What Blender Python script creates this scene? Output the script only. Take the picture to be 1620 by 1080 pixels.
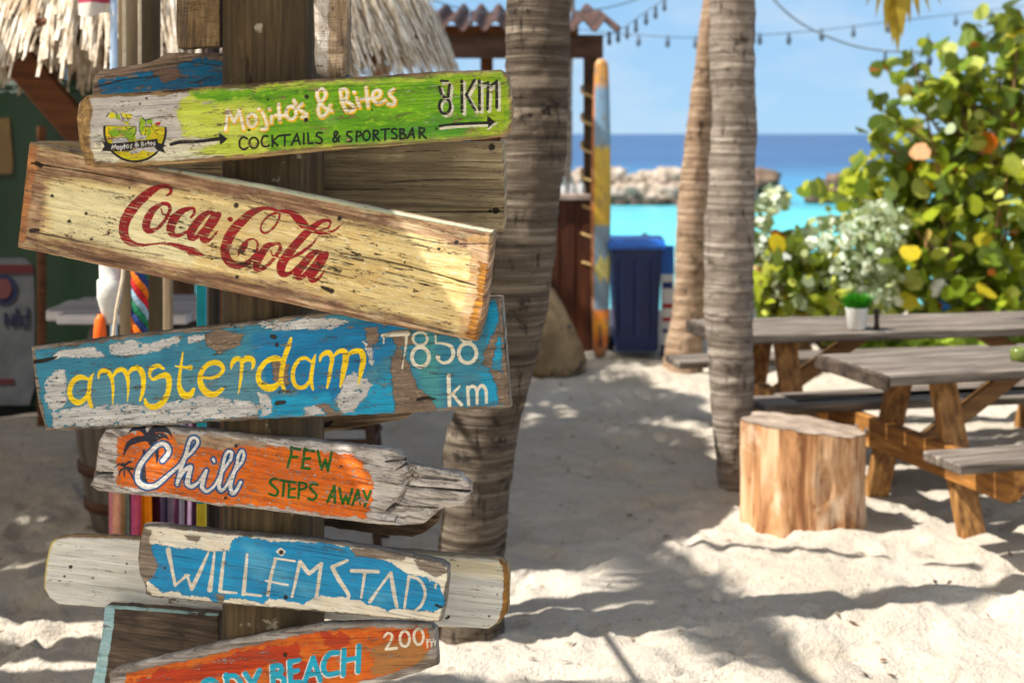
import bpy, math, random
import numpy as np
from mathutils import Vector, Matrix, Quaternion
for _o in list(bpy.data.objects): bpy.data.objects.remove(_o)
SC = bpy.context.scene
COL = SC.collection
# ------------------------------------------------------------------ camera, sky, sun, exposure
H = 1.85                       # eye height
F = 2250.0                     # focal length in pixels of the 1620 px wide photograph (50 mm lens)
cam = bpy.data.cameras.new('camera'); CAM = bpy.data.objects.new('camera', cam); COL.objects.link(CAM)
CAM.location = (0, 0, H); CAM.rotation_euler = (math.pi/2, 0, 0)
cam.lens = 50; cam.sensor_width = 36; cam.shift_y = -328/1620
cam.clip_start = 0.05; cam.clip_end = 60000
cam.dof.use_dof = True; cam.dof.focus_distance = 2.88; cam.dof.aperture_fstop = 4.2; cam.dof.aperture_blades = 0
SC.camera = CAM
SUN_AZ = math.radians(194.0)   # direction towards the sun, measured from +X
SUN_EL = math.radians(55.5)
S = Vector((math.cos(SUN_AZ)*math.cos(SUN_EL), math.sin(SUN_AZ)*math.cos(SUN_EL), math.sin(SUN_EL)))
world = bpy.data.worlds.new('World'); SC.world = world; world.use_nodes = True
wt = world.node_tree
for _n in list(wt.nodes): wt.nodes.remove(_n)
sky = wt.nodes.new('ShaderNodeTexSky'); sky.sky_type = 'NISHITA'; sky.sun_disc = False
sky.sun_elevation = SUN_EL; sky.sun_rotation = math.atan2(S.x, S.y); sky.air_density = 1.0; sky.dust_density = 0.6; sky.ozone_density = 1.5
bg = wt.nodes.new('ShaderNodeBackground'); bg.inputs['Strength'].default_value = 0.112
out = wt.nodes.new('ShaderNodeOutputWorld')
# thin, faint cloud veils in the sky itself
tc = wt.nodes.new('ShaderNodeTexCoord'); mp = wt.nodes.new('ShaderNodeMapping'); mp.inputs['Scale'].default_value = (3.0, 3.0, 9.0)
cn = wt.nodes.new('ShaderNodeTexNoise'); cn.inputs['Scale'].default_value = 2.2; cn.inputs['Detail'].default_value = 5; cn.inputs['Roughness'].default_value = .6
cr = wt.nodes.new('ShaderNodeMapRange'); cr.inputs['From Min'].default_value = .43; cr.inputs['From Max'].default_value = .78; cr.inputs['To Max'].default_value = .62
cm = wt.nodes.new('ShaderNodeMix'); cm.data_type = 'RGBA'; cm.inputs['B'].default_value = (3.9, 4.2, 4.5, 1)
wt.links.new(tc.outputs['Generated'], mp.inputs['Vector']); wt.links.new(mp.outputs['Vector'], cn.inputs['Vector'])
wt.links.new(cn.outputs['Fac'], cr.inputs['Value']); wt.links.new(cr.outputs['Result'], cm.inputs['Factor'])
# the sky low over the sea is a clear pale blue; it blends into the Nishita sky higher up
sx_ = wt.nodes.new('ShaderNodeSeparateXYZ'); wt.links.new(tc.outputs['Generated'], sx_.inputs[0])
lr = wt.nodes.new('ShaderNodeMapRange'); lr.inputs['From Min'].default_value = .14; lr.inputs['From Max'].default_value = .40; wt.links.new(sx_.outputs[2], lr.inputs['Value'])
hr = wt.nodes.new('ShaderNodeMapRange'); hr.inputs['From Min'].default_value = 0; hr.inputs['From Max'].default_value = .12; wt.links.new(sx_.outputs[2], hr.inputs['Value'])
hz = wt.nodes.new('ShaderNodeMix'); hz.data_type = 'RGBA'; hz.inputs['A'].default_value = (2.15, 3.4, 4.6, 1); hz.inputs['B'].default_value = (1.5, 2.85, 4.5, 1); wt.links.new(hr.outputs['Result'], hz.inputs['Factor'])
sm = wt.nodes.new('ShaderNodeMix'); sm.data_type = 'RGBA'; wt.links.new(lr.outputs['Result'], sm.inputs['Factor']); wt.links.new(hz.outputs['Result'], sm.inputs['A']); wt.links.new(sky.outputs['Color'], sm.inputs['B'])
# bright milky haze added on the sunward sky as fill for the shaded boards
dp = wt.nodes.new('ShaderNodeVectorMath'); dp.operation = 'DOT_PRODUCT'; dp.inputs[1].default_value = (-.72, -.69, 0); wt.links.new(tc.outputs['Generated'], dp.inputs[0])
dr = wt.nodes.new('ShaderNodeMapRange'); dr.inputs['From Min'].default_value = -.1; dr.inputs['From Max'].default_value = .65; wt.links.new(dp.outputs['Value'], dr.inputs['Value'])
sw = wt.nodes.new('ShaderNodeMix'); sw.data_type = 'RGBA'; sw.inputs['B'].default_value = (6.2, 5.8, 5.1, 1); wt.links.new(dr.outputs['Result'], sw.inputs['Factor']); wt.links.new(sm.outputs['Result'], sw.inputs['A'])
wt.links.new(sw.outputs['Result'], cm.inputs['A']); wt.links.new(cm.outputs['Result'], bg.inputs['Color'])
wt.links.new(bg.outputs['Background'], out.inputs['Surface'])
sl = bpy.data.lights.new('sun', 'SUN'); sl.energy = 5.0; sl.angle = math.radians(.5); sl.color = (1.0, .965, .905)
SUN = bpy.data.objects.new('sun', sl); COL.objects.link(SUN); SUN.rotation_euler = S.to_track_quat('Z', 'Y').to_euler(); SUN.location = S*30
SC.view_settings.view_transform = 'Standard'; SC.view_settings.look = 'None'; SC.view_settings.gamma = 1; SC.view_settings.use_curve_mapping = False
SC.view_settings.exposure = 0.9
SC.render.engine = 'CYCLES'
try:
    SC.cycles.use_denoising = True; SC.cycles.max_bounces = 8; SC.cycles.transparent_max_bounces = 12
    SC.cycles.sample_clamp_indirect = 6
except Exception: pass
random.seed(7); RNG = np.random.default_rng(7)
# ------------------------------------------------------------------ helpers
def P(px, py, Y): return Vector(((px-810)/F*Y, Y, H-(py-212)/F*Y))
def GY(py, z=0.0): return (H-z)*F/(py-212)
def cast(p, h): p = Vector(p); return p + S*((h-p.z)/S.z)     # the point at height h that throws its shadow onto p
def lin(c):
    r = []
    for v in c[:3]:
        v = v/255.0; r.append(v/12.92 if v <= .04045 else ((v+.055)/1.055)**2.4)
    return (r[0], r[1], r[2], 1.0)
def tag(o, label=None, cat=None, group=None, kind=None):
    if label: o['label'] = label
    if cat: o['category'] = cat
    if group: o['group'] = group
    if kind: o['kind'] = kind
    return o
def thing(name, label, cat, loc=(0,0,0), rz=0.0, group=None):
    o = bpy.data.objects.new(name, None); COL.objects.link(o); o.location = loc; o.rotation_euler = (0,0,rz); o.empty_display_size = .1
    return tag(o, label, cat, group)
def raw(name, v, f, m=None, parent=None, smooth=False, local=False, label=None):
    me = bpy.data.meshes.new(name)
    off = Vector((0,0,0)); q = None if local else parent
    while q is not None: off += q.location; q = q.parent
    if isinstance(v, np.ndarray):
        v = v - np.array(off); nv = len(v)
        me.vertices.add(nv); me.vertices.foreach_set('co', v.astype(np.float32).ravel())
        fa = np.asarray(f); n, k = fa.shape
        me.loops.add(n*k); me.loops.foreach_set('vertex_index', fa.astype(np.int32).ravel())
        me.polygons.add(n); me.polygons.foreach_set('loop_start', (np.arange(n)*k).astype(np.int32))
        try: me.polygons.foreach_set('loop_total', np.full(n, k, np.int32))
        except Exception: pass
        me.update(calc_edges=True)
    else:
        me.from_pydata([tuple(Vector(p)-off) for p in v], [], f)
    if smooth: me.polygons.foreach_set('use_smooth', np.ones(len(me.polygons), bool))
    if m: me.materials.append(m)
    o = bpy.data.objects.new(name, me); COL.objects.link(o)
    if parent: o.parent = parent
    if label: o['label'] = label
    return o
class MB:
    def __init__(s): s.v = []; s.f = []
    def add(s, v, f):
        b = len(s.v); s.v += [Vector(p) for p in v]; s.f += [tuple(i+b for i in q) for q in f]; return s
    def box(s, c, d, R=None, cham=0.0, taper=1.0):
        c = Vector(c); x, y, z = d[0]/2, d[1]/2, d[2]/2; pts = []
        if cham <= 0:
            for dz in (-1,1):
                for dx, dy in ((-1,-1),(1,-1),(1,1),(-1,1)):
                    t = taper if dz > 0 else 1; pts.append(Vector((dx*x*t, dy*y*t, dz*z)))
            fs = [(3,2,1,0),(4,5,6,7),(0,1,5,4),(1,2,6,5),(2,3,7,6),(3,0,4,7)]
        else:
            k = min(cham, x*.9, y*.9, z*.9); fs = []
            ring = [(-x+k,-y),(x-k,-y),(x,-y+k),(x,y-k),(x-k,y),(-x+k,y),(-x,y-k),(-x,-y+k)]
            lev = [(-z, 1), (-z+k, 0), (z-k, 0), (z, 1)]
            for zz, ins in lev:
                for a, b in ring:
                    q = 1 if not ins else 0
                    pts.append(Vector((a if q else max(-x+k, min(x-k, a)), b if q else max(-y+k, min(y-k, b)), zz)))
            for l in range(3):
                for i in range(8): j = (i+1) % 8; fs.append((l*8+i, l*8+j, l*8+8+j, l*8+8+i))
            fs.append(tuple(range(7,-1,-1))); fs.append(tuple(range(24,32)))
        if R is not None: pts = [R @ p for p in pts]
        return s.add([p+c for p in pts], fs)
    def bar(s, a, b, w, h, up=(0,0,1), cham=0.006):        # a timber from a to b, w across, h along 'up'
        a, b = Vector(a), Vector(b); d = (b-a); L = d.length; x = d.normalized(); y = Vector(up).cross(x)
        if y.length < 1e-5: y = Vector((0,1,0)).cross(x)
        y.normalize(); z = x.cross(y); R = Matrix((x, y, z)).transposed()
        return s.box((a+b)/2, (L, w, h), R, cham)
    def tube(s, path, rad, n=10, cap=True, wob=0.0, seed=0):
        path = [Vector(p) for p in path]; m = len(path); r = rad if hasattr(rad, '__len__') else [rad]*m
        rs = random.Random(seed); v = []; up = Vector((0.13, 0.31, .94)); prev = None
        for i, p in enumerate(path):
            t = (path[min(i+1, m-1)]-path[max(i-1, 0)]).normalized()
            u = prev if prev is not None else (up.cross(t) if abs(up.cross(t).length) > .1 else Vector((1,0,0)).cross(t))
            u = (u - t*u.dot(t)).normalized(); prev = u; w = t.cross(u)
            for k in range(n):
                a = 2*math.pi*k/n; q = r[i]*(1+wob*(rs.random()-.5)); v.append(p+(u*math.cos(a)+w*math.sin(a))*q)
        f = [(i*n+k, i*n+(k+1) % n, (i+1)*n+(k+1) % n, (i+1)*n+k) for i in range(m-1) for k in range(n)]
        if cap: f += [tuple(range(n-1,-1,-1)), tuple(range((m-1)*n, m*n))]
        return s.add(v, f)
    def lathe(s, prof, c=(0,0,0), n=20, sx=1, sy=1, jit=0.0, seed=0):
        rs = random.Random(seed); v = []
        for r, z in prof:
            for k in range(n):
                a = 2*math.pi*k/n; q = r*(1+jit*(rs.random()-.5)); v.append(Vector((c[0]+q*math.cos(a)*sx, c[1]+q*math.sin(a)*sy, c[2]+z)))
        m = len(prof)
        f = [(i*n+k, i*n+(k+1) % n, (i+1)*n+(k+1) % n, (i+1)*n+k) for i in range(m-1) for k in range(n)]
        f += [tuple(range(n-1,-1,-1)), tuple(range((m-1)*n, m*n))]
        return s.add(v, f)
    def prism(s, poly, y0, y1):                             # polygon in XZ, extruded along Y
        n = len(poly); v = [Vector((x, y0, z)) for x, z in poly]+[Vector((x, y1, z)) for x, z in poly]
        f = [tuple(range(n)), tuple(range(2*n-1, n-1, -1))]+[(i, i+n, (i+1) % n+n, (i+1) % n) for i in range(n)]
        return s.add(v, f)
    def build(s, name, m, parent=None, smooth=False, local=False, label=None): return raw(name, s.v, s.f, m, parent, smooth, local, label)
# numpy value noise
def _h(ix, iy, sd):
    n = (ix.astype(np.int64)*374761393 + iy.astype(np.int64)*668265263 + sd*2147483647) & 0xffffffff
    n = ((n ^ (n >> 13))*1274126177) & 0xffffffff
    return ((n ^ (n >> 16)) & 0xffff)/65535.0
def vn(x, y, sd=0):
    x = np.asarray(x, float); y = np.asarray(y, float); ix = np.floor(x); iy = np.floor(y); fx = x-ix; fy = y-iy
    fx = fx*fx*(3-2*fx); fy = fy*fy*(3-2*fy); ix = ix.astype(np.int64); iy = iy.astype(np.int64)
    return (_h(ix,iy,sd)*(1-fx)+_h(ix+1,iy,sd)*fx)*(1-fy)+(_h(ix,iy+1,sd)*(1-fx)+_h(ix+1,iy+1,sd)*fx)*fy
def fbm(x, y, sd=0, o=4, g=.5):
    r = 0; a = 1; t = 0
    for i in range(o): r = r+a*vn(np.asarray(x)*2**i, np.asarray(y)*2**i, sd+i*17); t += a; a *= g
    return r/t
# ------------------------------------------------------------------ node materials
class NT:
    def __init__(s, name):
        s.m = bpy.data.materials.new(name); s.m.use_nodes = True; s.t = s.m.node_tree
        for n in list(s.t.nodes): s.t.nodes.remove(n)
        s.out = s.t.nodes.new('ShaderNodeOutputMaterial')
    def put(s, sock, v):
        if hasattr(v, 'node'): s.t.links.new(v, sock)
        else:
            try: sock.default_value = v
            except Exception: sock.default_value = tuple(v)[:3]
    def math(s, op, a, b=0.0, c=0.0, clamp=False):
        n = s.t.nodes.new('ShaderNodeMath'); n.operation = op; n.use_clamp = clamp
        for i, v in enumerate((a, b, c)): s.put(n.inputs[i], v)
        return n.outputs[0]
    def mix(s, f, a, b, mode='MIX'):
        n = s.t.nodes.new('ShaderNodeMix'); n.data_type = 'RGBA'; n.blend_type = mode; n.clamp_factor = True
        s.put(n.inputs[0], f); s.put(n.inputs[6], a); s.put(n.inputs[7], b); return n.outputs[2]
    def coord(s, kind='Object'): return s.t.nodes.new('ShaderNodeTexCoord').outputs[kind]
    def geo(s, w='Position'): return s.t.nodes.new('ShaderNodeNewGeometry').outputs[w]
    def attr(s, name, w='Fac'):
        n = s.t.nodes.new('ShaderNodeAttribute'); n.attribute_name = name; return n.outputs[w]
    def scale(s, v, sc, off=(0,0,0)):
        n = s.t.nodes.new('ShaderNodeMapping'); s.put(n.inputs['Vector'], v); n.inputs['Scale'].default_value = sc; n.inputs['Location'].default_value = off; return n.outputs[0]
    def noise(s, v, sc=5.0, det=3.0, ro=.55, dist=0.0):
        n = s.t.nodes.new('ShaderNodeTexNoise'); s.put(n.inputs['Vector'], v); n.inputs['Scale'].default_value = sc; n.inputs['Detail'].default_value = det
        n.inputs['Roughness'].default_value = ro; n.inputs['Distortion'].default_value = dist; return n.outputs['Fac']
    def voro(s, v, sc=5.0, feat='F1', w='Distance'):
        n = s.t.nodes.new('ShaderNodeTexVoronoi'); n.feature = feat; s.put(n.inputs['Vector'], v); n.inputs['Scale'].default_value = sc; return n.outputs[w]
    def ramp(s, f, st):
        n = s.t.nodes.new('ShaderNodeValToRGB'); s.put(n.inputs[0], f); e = n.color_ramp.elements
        while len(e) < len(st): e.new(.5)
        for q, (p, c) in zip(e, st): q.position = p; q.color = c if len(c) == 4 else (*c, 1)
        return n.outputs['Color']
    def rng(s, f, a, b, c=0.0, d=1.0):
        n = s.t.nodes.new('ShaderNodeMapRange'); n.clamp = True; s.put(n.inputs['Value'], f)
        for k, v in zip(('From Min','From Max','To Min','To Max'), (a,b,c,d)): n.inputs[k].default_value = v
        return n.outputs['Result']
    def bump(s, h, dist=.002, st=1.0):
        n = s.t.nodes.new('ShaderNodeBump'); n.inputs['Strength'].default_value = st; n.inputs['Distance'].default_value = dist; s.put(n.inputs['Height'], h); return n.outputs[0]
    def done(s, col, rough=.7, normal=None, spec=.3, trans=0.0, metal=0.0, tcol=None):
        p = s.t.nodes.new('ShaderNodeBsdfPrincipled'); s.put(p.inputs['Base Color'], col); s.put(p.inputs['Roughness'], rough)
        p.inputs['Specular IOR Level'].default_value = spec; p.inputs['Metallic'].default_value = metal
        if normal is not None: s.put(p.inputs['Normal'], normal)
        o = p.outputs[0]
        if trans > 0:
            t = s.t.nodes.new('ShaderNodeBsdfTranslucent'); s.put(t.inputs['Color'], tcol if tcol is not None else col)
            x = s.t.nodes.new('ShaderNodeMixShader'); x.inputs[0].default_value = trans; s.t.links.new(o, x.inputs[1]); s.t.links.new(t.outputs[0], x.inputs[2]); o = x.outputs[0]
        s.t.links.new(o, s.out.inputs['Surface']); return s.m
_mc = {}
def mat(name, c1, c2=None, sc=(6,6,6), rough=.75, det=4, bump=.0, lo=.35, hi=.65, spec=.3, c3=None, metal=0.0, coord='Object', trans=0.0):
    if name in _mc: return _mc[name]
    t = NT(name); v = t.scale(t.coord(coord), sc); n = t.noise(v, 1.0, det, .6)
    st = [(lo, lin(c1)), (hi, lin(c2 if c2 else c1))]
    if c3: st.append((min(hi+.15, 1), lin(c3)))
    col = t.ramp(n, st)
    nb = t.bump(t.noise(t.scale(v, (2.7,2.7,2.7)), 1.0, 4, .65), bump) if bump else None
    _mc[name] = t.done(col, rough, nb, spec, trans, metal); return _mc[name]
# ------------------------------------------------------------------ painted boards: outlines and brush strokes
def cr_spline(p, k=6):
    p = np.array(p, float)
    if len(p) < 3: return p
    q = np.vstack([2*p[0]-p[1], p, 2*p[-1]-p[-2]]); o = []
    for i in range(1, len(q)-2):
        a, b, c, d = q[i-1], q[i], q[i+1], q[i+2]
        for t in np.arange(k)/k: o.append(.5*((2*b)+(-a+c)*t+(2*a-5*b+4*c-d)*t*t+(-a+3*b-3*c+d)*t**3))
    o.append(p[-1]); return np.array(o)
def ST(txt, x0=0, y0=0, s=1.0, w0=10, dx=0, dy=0, wm=1.0):   # brush strokes: "x,y,w x,y,w; ..."  ! straight  @ ellipse
    o = []
    for q in txt.split(';'):
        q = q.strip()
        if not q: continue
        straight = q[0] == '!'; ell = q[0] == '@'; q = q.lstrip('!@'); pts = []
        for t in q.split():
            n = [float(e) for e in t.split(',')]
            pts.append(n)
        if ell:
            cx, cy, rx, ry = pts[0][:4]; w = pts[0][4] if len(pts[0]) > 4 else w0
            a = np.linspace(0, 2*math.pi, 25); p = np.stack([cx+rx*np.cos(a), cy+ry*np.sin(a), np.full(25, w)], 1)
        else:
            p = np.array([[n[0], n[1], n[2] if len(n) > 2 else w0] for n in pts], float)
            if not straight: p = cr_spline(p)
        p[:,0] = x0+(p[:,0]+dx)/s; p[:,1] = y0+(p[:,1]+dy)/s; p[:,2] = np.abs(p[:,2])*wm/s; o.append(p)
    return o
def PG(txt, x0=0, y0=0, s=1.0):
    o = []
    for q in txt.split(';'):
        q = q.strip()
        if q: o.append(np.array([[x0+float(t.split(',')[0])/s, y0+float(t.split(',')[1])/s] for t in q.split()]))
    return o
CAP = 9.0
def sd_strokes(X, Y, strokes):
    r = np.full(X.shape, -CAP)
    for p in strokes:
        segs = [(p[0], p[0])] if len(p) == 1 else list(zip(p[:-1], p[1:]))
        for a, b in segs:
            m = max(a[2], b[2])/2+CAP
            k = np.nonzero((X > min(a[0],b[0])-m) & (X < max(a[0],b[0])+m) & (Y > min(a[1],b[1])-m) & (Y < max(a[1],b[1])+m))[0]
            if not len(k): continue
            dx, dy = b[0]-a[0], b[1]-a[1]; L = dx*dx+dy*dy
            t = np.clip(((X[k]-a[0])*dx+(Y[k]-a[1])*dy)/L, 0, 1) if L > 1e-9 else np.zeros(len(k))
            d = np.hypot(X[k]-a[0]-t*dx, Y[k]-a[1]-t*dy); r[k] = np.maximum(r[k], (a[2]+(b[2]-a[2])*t)/2-d)
    return r
def sd_poly1(X, Y, p):
    d = np.full(X.shape, 1e9); ins = np.zeros(X.shape, bool); n = len(p)
    for i in range(n):
        a, b = p[i], p[(i+1) % n]; dx, dy = b-a; L = dx*dx+dy*dy+1e-12
        t = np.clip(((X-a[0])*dx+(Y-a[1])*dy)/L, 0, 1); d = np.minimum(d, np.hypot(X-a[0]-t*dx, Y-a[1]-t*dy))
        if a[1] != b[1]:
            c = (a[1] > Y) != (b[1] > Y); ins ^= c & (X < (b[0]-a[0])*(Y-a[1])/(b[1]-a[1])+a[0])
    return np.where(ins, d, -d)
def sd_polys(X, Y, ps):
    r = np.full(X.shape, -CAP)
    for p in ps: r = np.maximum(r, sd_poly1(X, Y, p))
    return r
def board_material(name, wood, layers, grain, wbump=.6, seed=0, dirty=1.0, chips=1.0):
    t = NT(name); uv = t.attr('buv', 'Vector'); uv = t.scale(uv, (1,1,1), (seed*3.17, seed*1.91, seed*.7))
    n1 = t.noise(t.scale(uv, (grain[0], grain[1], 1)), 1.0, 6, .65, .3); n2 = t.noise(t.scale(uv, (grain[0]*.7, grain[1]*3.2, 1)), 1.0, 3, .6); n3 = t.noise(uv, 9.0, 4, .6)
    col = t.ramp(n1, [(.35, lin(wood[0])), (.5, lin(wood[1])), (.65, lin(wood[2]))])
    col = t.mix(t.math('MULTIPLY', t.rng(n3, .47, .63), .8), col, lin(wood[3] if len(wood) > 3 else wood[0]))
    crack = t.rng(n2, .36, .29); col = t.mix(crack, col, tuple(c*.35 for c in lin(wood[0])[:3])+(1,))
    hgt = t.math('ADD', t.math('MULTIPLY', n1, wbump), t.math('MULTIPLY', crack, -.5))
    wcol = col; nz = {}
    def nn(sx, sy, det=5):
        if (sx, sy) not in nz: nz[(sx, sy)] = t.noise(t.scale(uv, (sx, sy, 1), (len(nz)*5.3, len(nz)*2.7, 0)), 1.0, det, .68)
        return nz[(sx, sy)]
    for L in layers:
        a = t.attr(L['attr']); amp = L.get('amp', 1.0); ns = L.get('ns', (60, 120))
        v = t.math('ADD', a, L.get('off', 0.0))
        if amp: v = t.math('ADD', v, t.math('MULTIPLY', t.math('SUBTRACT', nn(*ns), .5), amp*2.4)); v = t.math('ADD', v, t.math('MULTIPLY', t.math('SUBTRACT', nn(150, 330), .5), min(amp, 5)*1.5))
        so = L.get('soft', .55); f = t.rng(v, -so, so)
        if 'wear' in L:
            w = L['wear']; wn = nn(*L.get('wns', (38, 260))); f = t.math('MULTIPLY', f, t.rng(wn, w-.02, w+.02))
        c = lin(L['col'])
        if 'col2' in L: c = t.mix(t.rng(nn(*L.get('cns', (14, 40))), *L.get('crg', (.38, .62))), c, lin(L['col2']))
        if 'col3' in L: c = t.mix(t.rng(nn(*L.get('cns3', (70, 150))), .55, .66), c, lin(L['col3']))
        if 'op' in L: f = t.math('MULTIPLY', f, L['op'])
        col = t.mix(f, col, c); hgt = t.math('ADD', hgt, t.math('MULTIPLY', f, L.get('h', .22)))
    chip = t.math('ADD', t.math('MULTIPLY', nn(20, 75, 8), .62), t.math('MULTIPLY', nn(150, 420, 4), .38)); cf = t.rng(chip, .585-.012*chips, .605-.012*chips); col = t.mix(cf, col, wcol); hgt = t.math('ADD', hgt, t.math('MULTIPLY', cf, -.3))
    fine = nn(16, 420, 4); dirt = nn(11, 26, 6); spk = nn(230, 280, 2)
    col = t.mix(t.math('MULTIPLY', t.rng(fine, .43, .33), .62*min(1, .35+.65*dirty)), col, (.03,.022,.015,1))
    col = t.mix(t.math('MULTIPLY', t.rng(dirt, .54, .72), .26*dirty), col, lin((104,84,60)))
    col = t.mix(t.math('MULTIPLY', t.rng(spk, .70, .76), .6), col, (.03,.024,.018,1))
    col = t.mix(1.0, col, t.ramp(n1, [(.3, (.66,.66,.66)), (.7, (1.12,1.12,1.12))]), 'MULTIPLY')
    hgt = t.math('ADD', hgt, t.math('MULTIPLY', fine, .35))
    return t.done(col, t.rng(n1, .3, .7, .5, .75), t.bump(hgt, .003, 1.0), .3)
def board(name, label, cat, poly, Y, thick, ang, layers, wood, yaw=-12.0, rad=.006, rag=1.2, res=1.5, grain=(5, 95), lumps=.0012, cracks=(), steps=(), screws=(), seed=1, dirty=1.0, chips=1.0, group=None, part='board', scol=None):
    poly = np.array(poly, float); cx, cy = (poly.max(0)+poly.min(0))/2
    C = P(cx, cy, Y); root = thing(name, label, cat, C, 0, group); th = math.radians(ang)
    R = Matrix.Rotation(math.radians(yaw), 3, 'Z') @ Matrix.Rotation(th, 3, 'Y'); root.rotation_euler = (0, th, math.radians(yaw))
    Rn = np.array(R); Cn = np.array(C)-np.array((0, 0, H)); nrm = Rn @ np.array((0, -1.0, 0))
    def loc(px, py):
        d = np.stack([(px-810)/F, np.ones_like(px), -(py-212)/F], 1); t = (nrm @ Cn)/(d @ nrm); q = (d*t[:,None]-Cn) @ Rn; return q[:,0], q[:,2]
    def pix(x, z):
        w = np.stack([x, np.zeros_like(x), z], 1) @ Rn.T + Cn; return 810+F*w[:,0]/w[:,1], 212-F*w[:,2]/w[:,1]
    lx, lz = loc(poly[:,0], poly[:,1]); LP = np.stack([lx, lz], 1); e = res*Y/F; x0, x1 = lx.min(), lx.max()
    xs = np.unique(np.concatenate([np.linspace(x0, x1, int((x1-x0)/e)+2), np.clip(lx, x0, x1)])); xs = xs[np.concatenate([[True], np.diff(xs) > 2e-4])]
    xq = np.clip(xs, x0+1e-4, x1-1e-4); zb = np.full(len(xs), 1e9); zt = np.full(len(xs), -1e9)
    for i in range(len(LP)):
        a, b = LP[i], LP[(i+1) % len(LP)]
        if abs(b[0]-a[0]) < 1e-9: continue
        m = (xq >= min(a[0], b[0])) & (xq <= max(a[0], b[0])); z = a[1]+(b[1]-a[1])*(xq-a[0])/(b[0]-a[0])
        zb = np.where(m, np.minimum(zb, z), zb); zt = np.where(m, np.maximum(zt, z), zt)
    rg = rag*Y/F
    zt = zt+(fbm(xs*55, xs*0+seed, seed, 5, .6)-.5)*2*rg; zb = zb+(fbm(xs*55, xs*0+seed+9, seed+3, 5, .6)-.5)*2*rg; zb = np.minimum(zb, zt-.002)
    nr = int((zt-zb).max()/e)+3; vv = np.linspace(0, 1, nr); nc = len(xs)
    X = np.repeat(xs[:,None], nr, 1); Z = zb[:,None]+(zt-zb)[:,None]*vv[None]
    we = np.maximum(0, 1-np.minimum(X-x0, x1-X)/.014); X = X+we*(fbm(Z*70, Z*0+seed, seed+5, 4, .6)-.5)*3.2*rg
    x = X.ravel(); z = Z.ravel(); d = np.abs(sd_poly1(x, z, LP)).reshape(nc, nr)
    d[0] = 0; d[-1] = 0; d[:,0] = 0; d[:,-1] = 0
    rr = rad*(.7+.6*fbm(X*25, Z*25, seed+8, 3)); q = np.maximum(0, rr-d)
    yy = rr-np.sqrt(np.maximum(0, rr*rr-q*q))
    yy = yy+(fbm(X*9, Z*60, seed+2, 4)-.5)*lumps*2*np.clip(d/.004, 0, 1)
    px, py = pix(x, z)
    for st, dep in cracks: yy = yy+np.clip(sd_strokes(px, py, st)/1.5+.5, 0, 1).reshape(nc, nr)*dep
    for st, dep in steps:
        e_ = (fbm(px*.12, py*.12, seed+4, 4, .6)-.5)*9; yy = yy+np.clip((sd_polys(px, py, st)+e_)/1.6+.5, 0, 1).reshape(nc, nr)*dep
    nf = nc*nr; idx = np.arange(nf).reshape(nc, nr)
    loop = np.concatenate([idx[:,0], idx[-1,1:], idx[-2::-1,-1], idx[0,-2:0:-1]]); nl = len(loop)
    front = np.stack([x, yy.ravel(), z], 1); back = front[loop].copy(); back[:,1] = thick
    V = np.vstack([front, back])
    q4 = np.stack([idx[:-1,:-1].ravel(), idx[1:,:-1].ravel(), idx[1:,1:].ravel(), idx[:-1,1:].ravel()], 1)
    k = np.arange(nl); k2 = (k+1) % nl; side = np.stack([loop[k], nf+k, nf+k2, loop[k2]], 1)
    faces = q4.tolist()+side.tolist()+[list(range(nf+nl-1, nf-1, -1))]
    me = bpy.data.meshes.new(part); me.from_pydata(V.tolist(), [], faces); me.polygons.foreach_set('use_smooth', np.ones(len(me.polygons), bool))
    def att(n, val, bk):
        full = np.concatenate([val, np.full(nl, bk) if np.isscalar(bk) else bk]); a = me.attributes.new(n, 'FLOAT', 'POINT'); a.data.foreach_set('value', full.astype(np.float32))
    a = me.attributes.new('buv', 'FLOAT_VECTOR', 'POINT'); uvw = np.stack([V[:,0], V[:,2]-V[:,1]*.8, V[:,1]*0], 1); a.data.foreach_set('vector', uvw.astype(np.float32).ravel())
    edge = np.minimum(d.ravel()*F/Y, 40.0); cache = {}; ml = []
    for L in layers:
        L = dict(L); key = None
        if L['t'] == 'ref': L['attr'] = cache[L['of']]
        else:
            n = 'L%d' % len(cache); cache[L.get('id', n)] = n; L['attr'] = n
            if L['t'] == 'edge': att(n, edge-L['d'], -CAP)
            elif L['t'] == 'stroke': att(n, np.clip(sd_strokes(px, py, L['data']), -CAP, CAP), -CAP)
            elif L['t'] == 'poly': att(n, np.clip(sd_polys(px, py, L['data']), -60, 60), -CAP)
            elif L['t'] == 'all': att(n, np.full(nf, 9.0), 9.0 if L.get('back') else -CAP)
        ml.append(L)
    m = board_material('painted_wood_%d' % seed, wood, ml, grain, seed=seed, dirty=dirty, chips=chips); me.materials.append(m)
    o = bpy.data.objects.new(part, me); COL.objects.link(o); o.parent = root
    for sx, sy in screws:
        hx, hz = loc(np.array([sx], float), np.array([sy], float)); b = MB()
        b.lathe([(.0046, .004), (.0046, .0), (.0036, -.0018), (.0014, -.0016), (.0012, -.0002), (.0001, -.0002)], n=12)
        for p in b.v: p.x, p.y, p.z = p.x+hx[0], p.z, p.y+hz[0]
        b.build('screw', mat('rusty_steel', (38,34,34), (82,66,56), (300,300,300), .5, metal=.6), root, False, True)
    return root
HOLE = dict(col=(44,33,24), amp=1.9, ns=(120,190), soft=.9, h=-.9)
def dots(txt): return ST(txt, w0=4, wm=.85)
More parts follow.
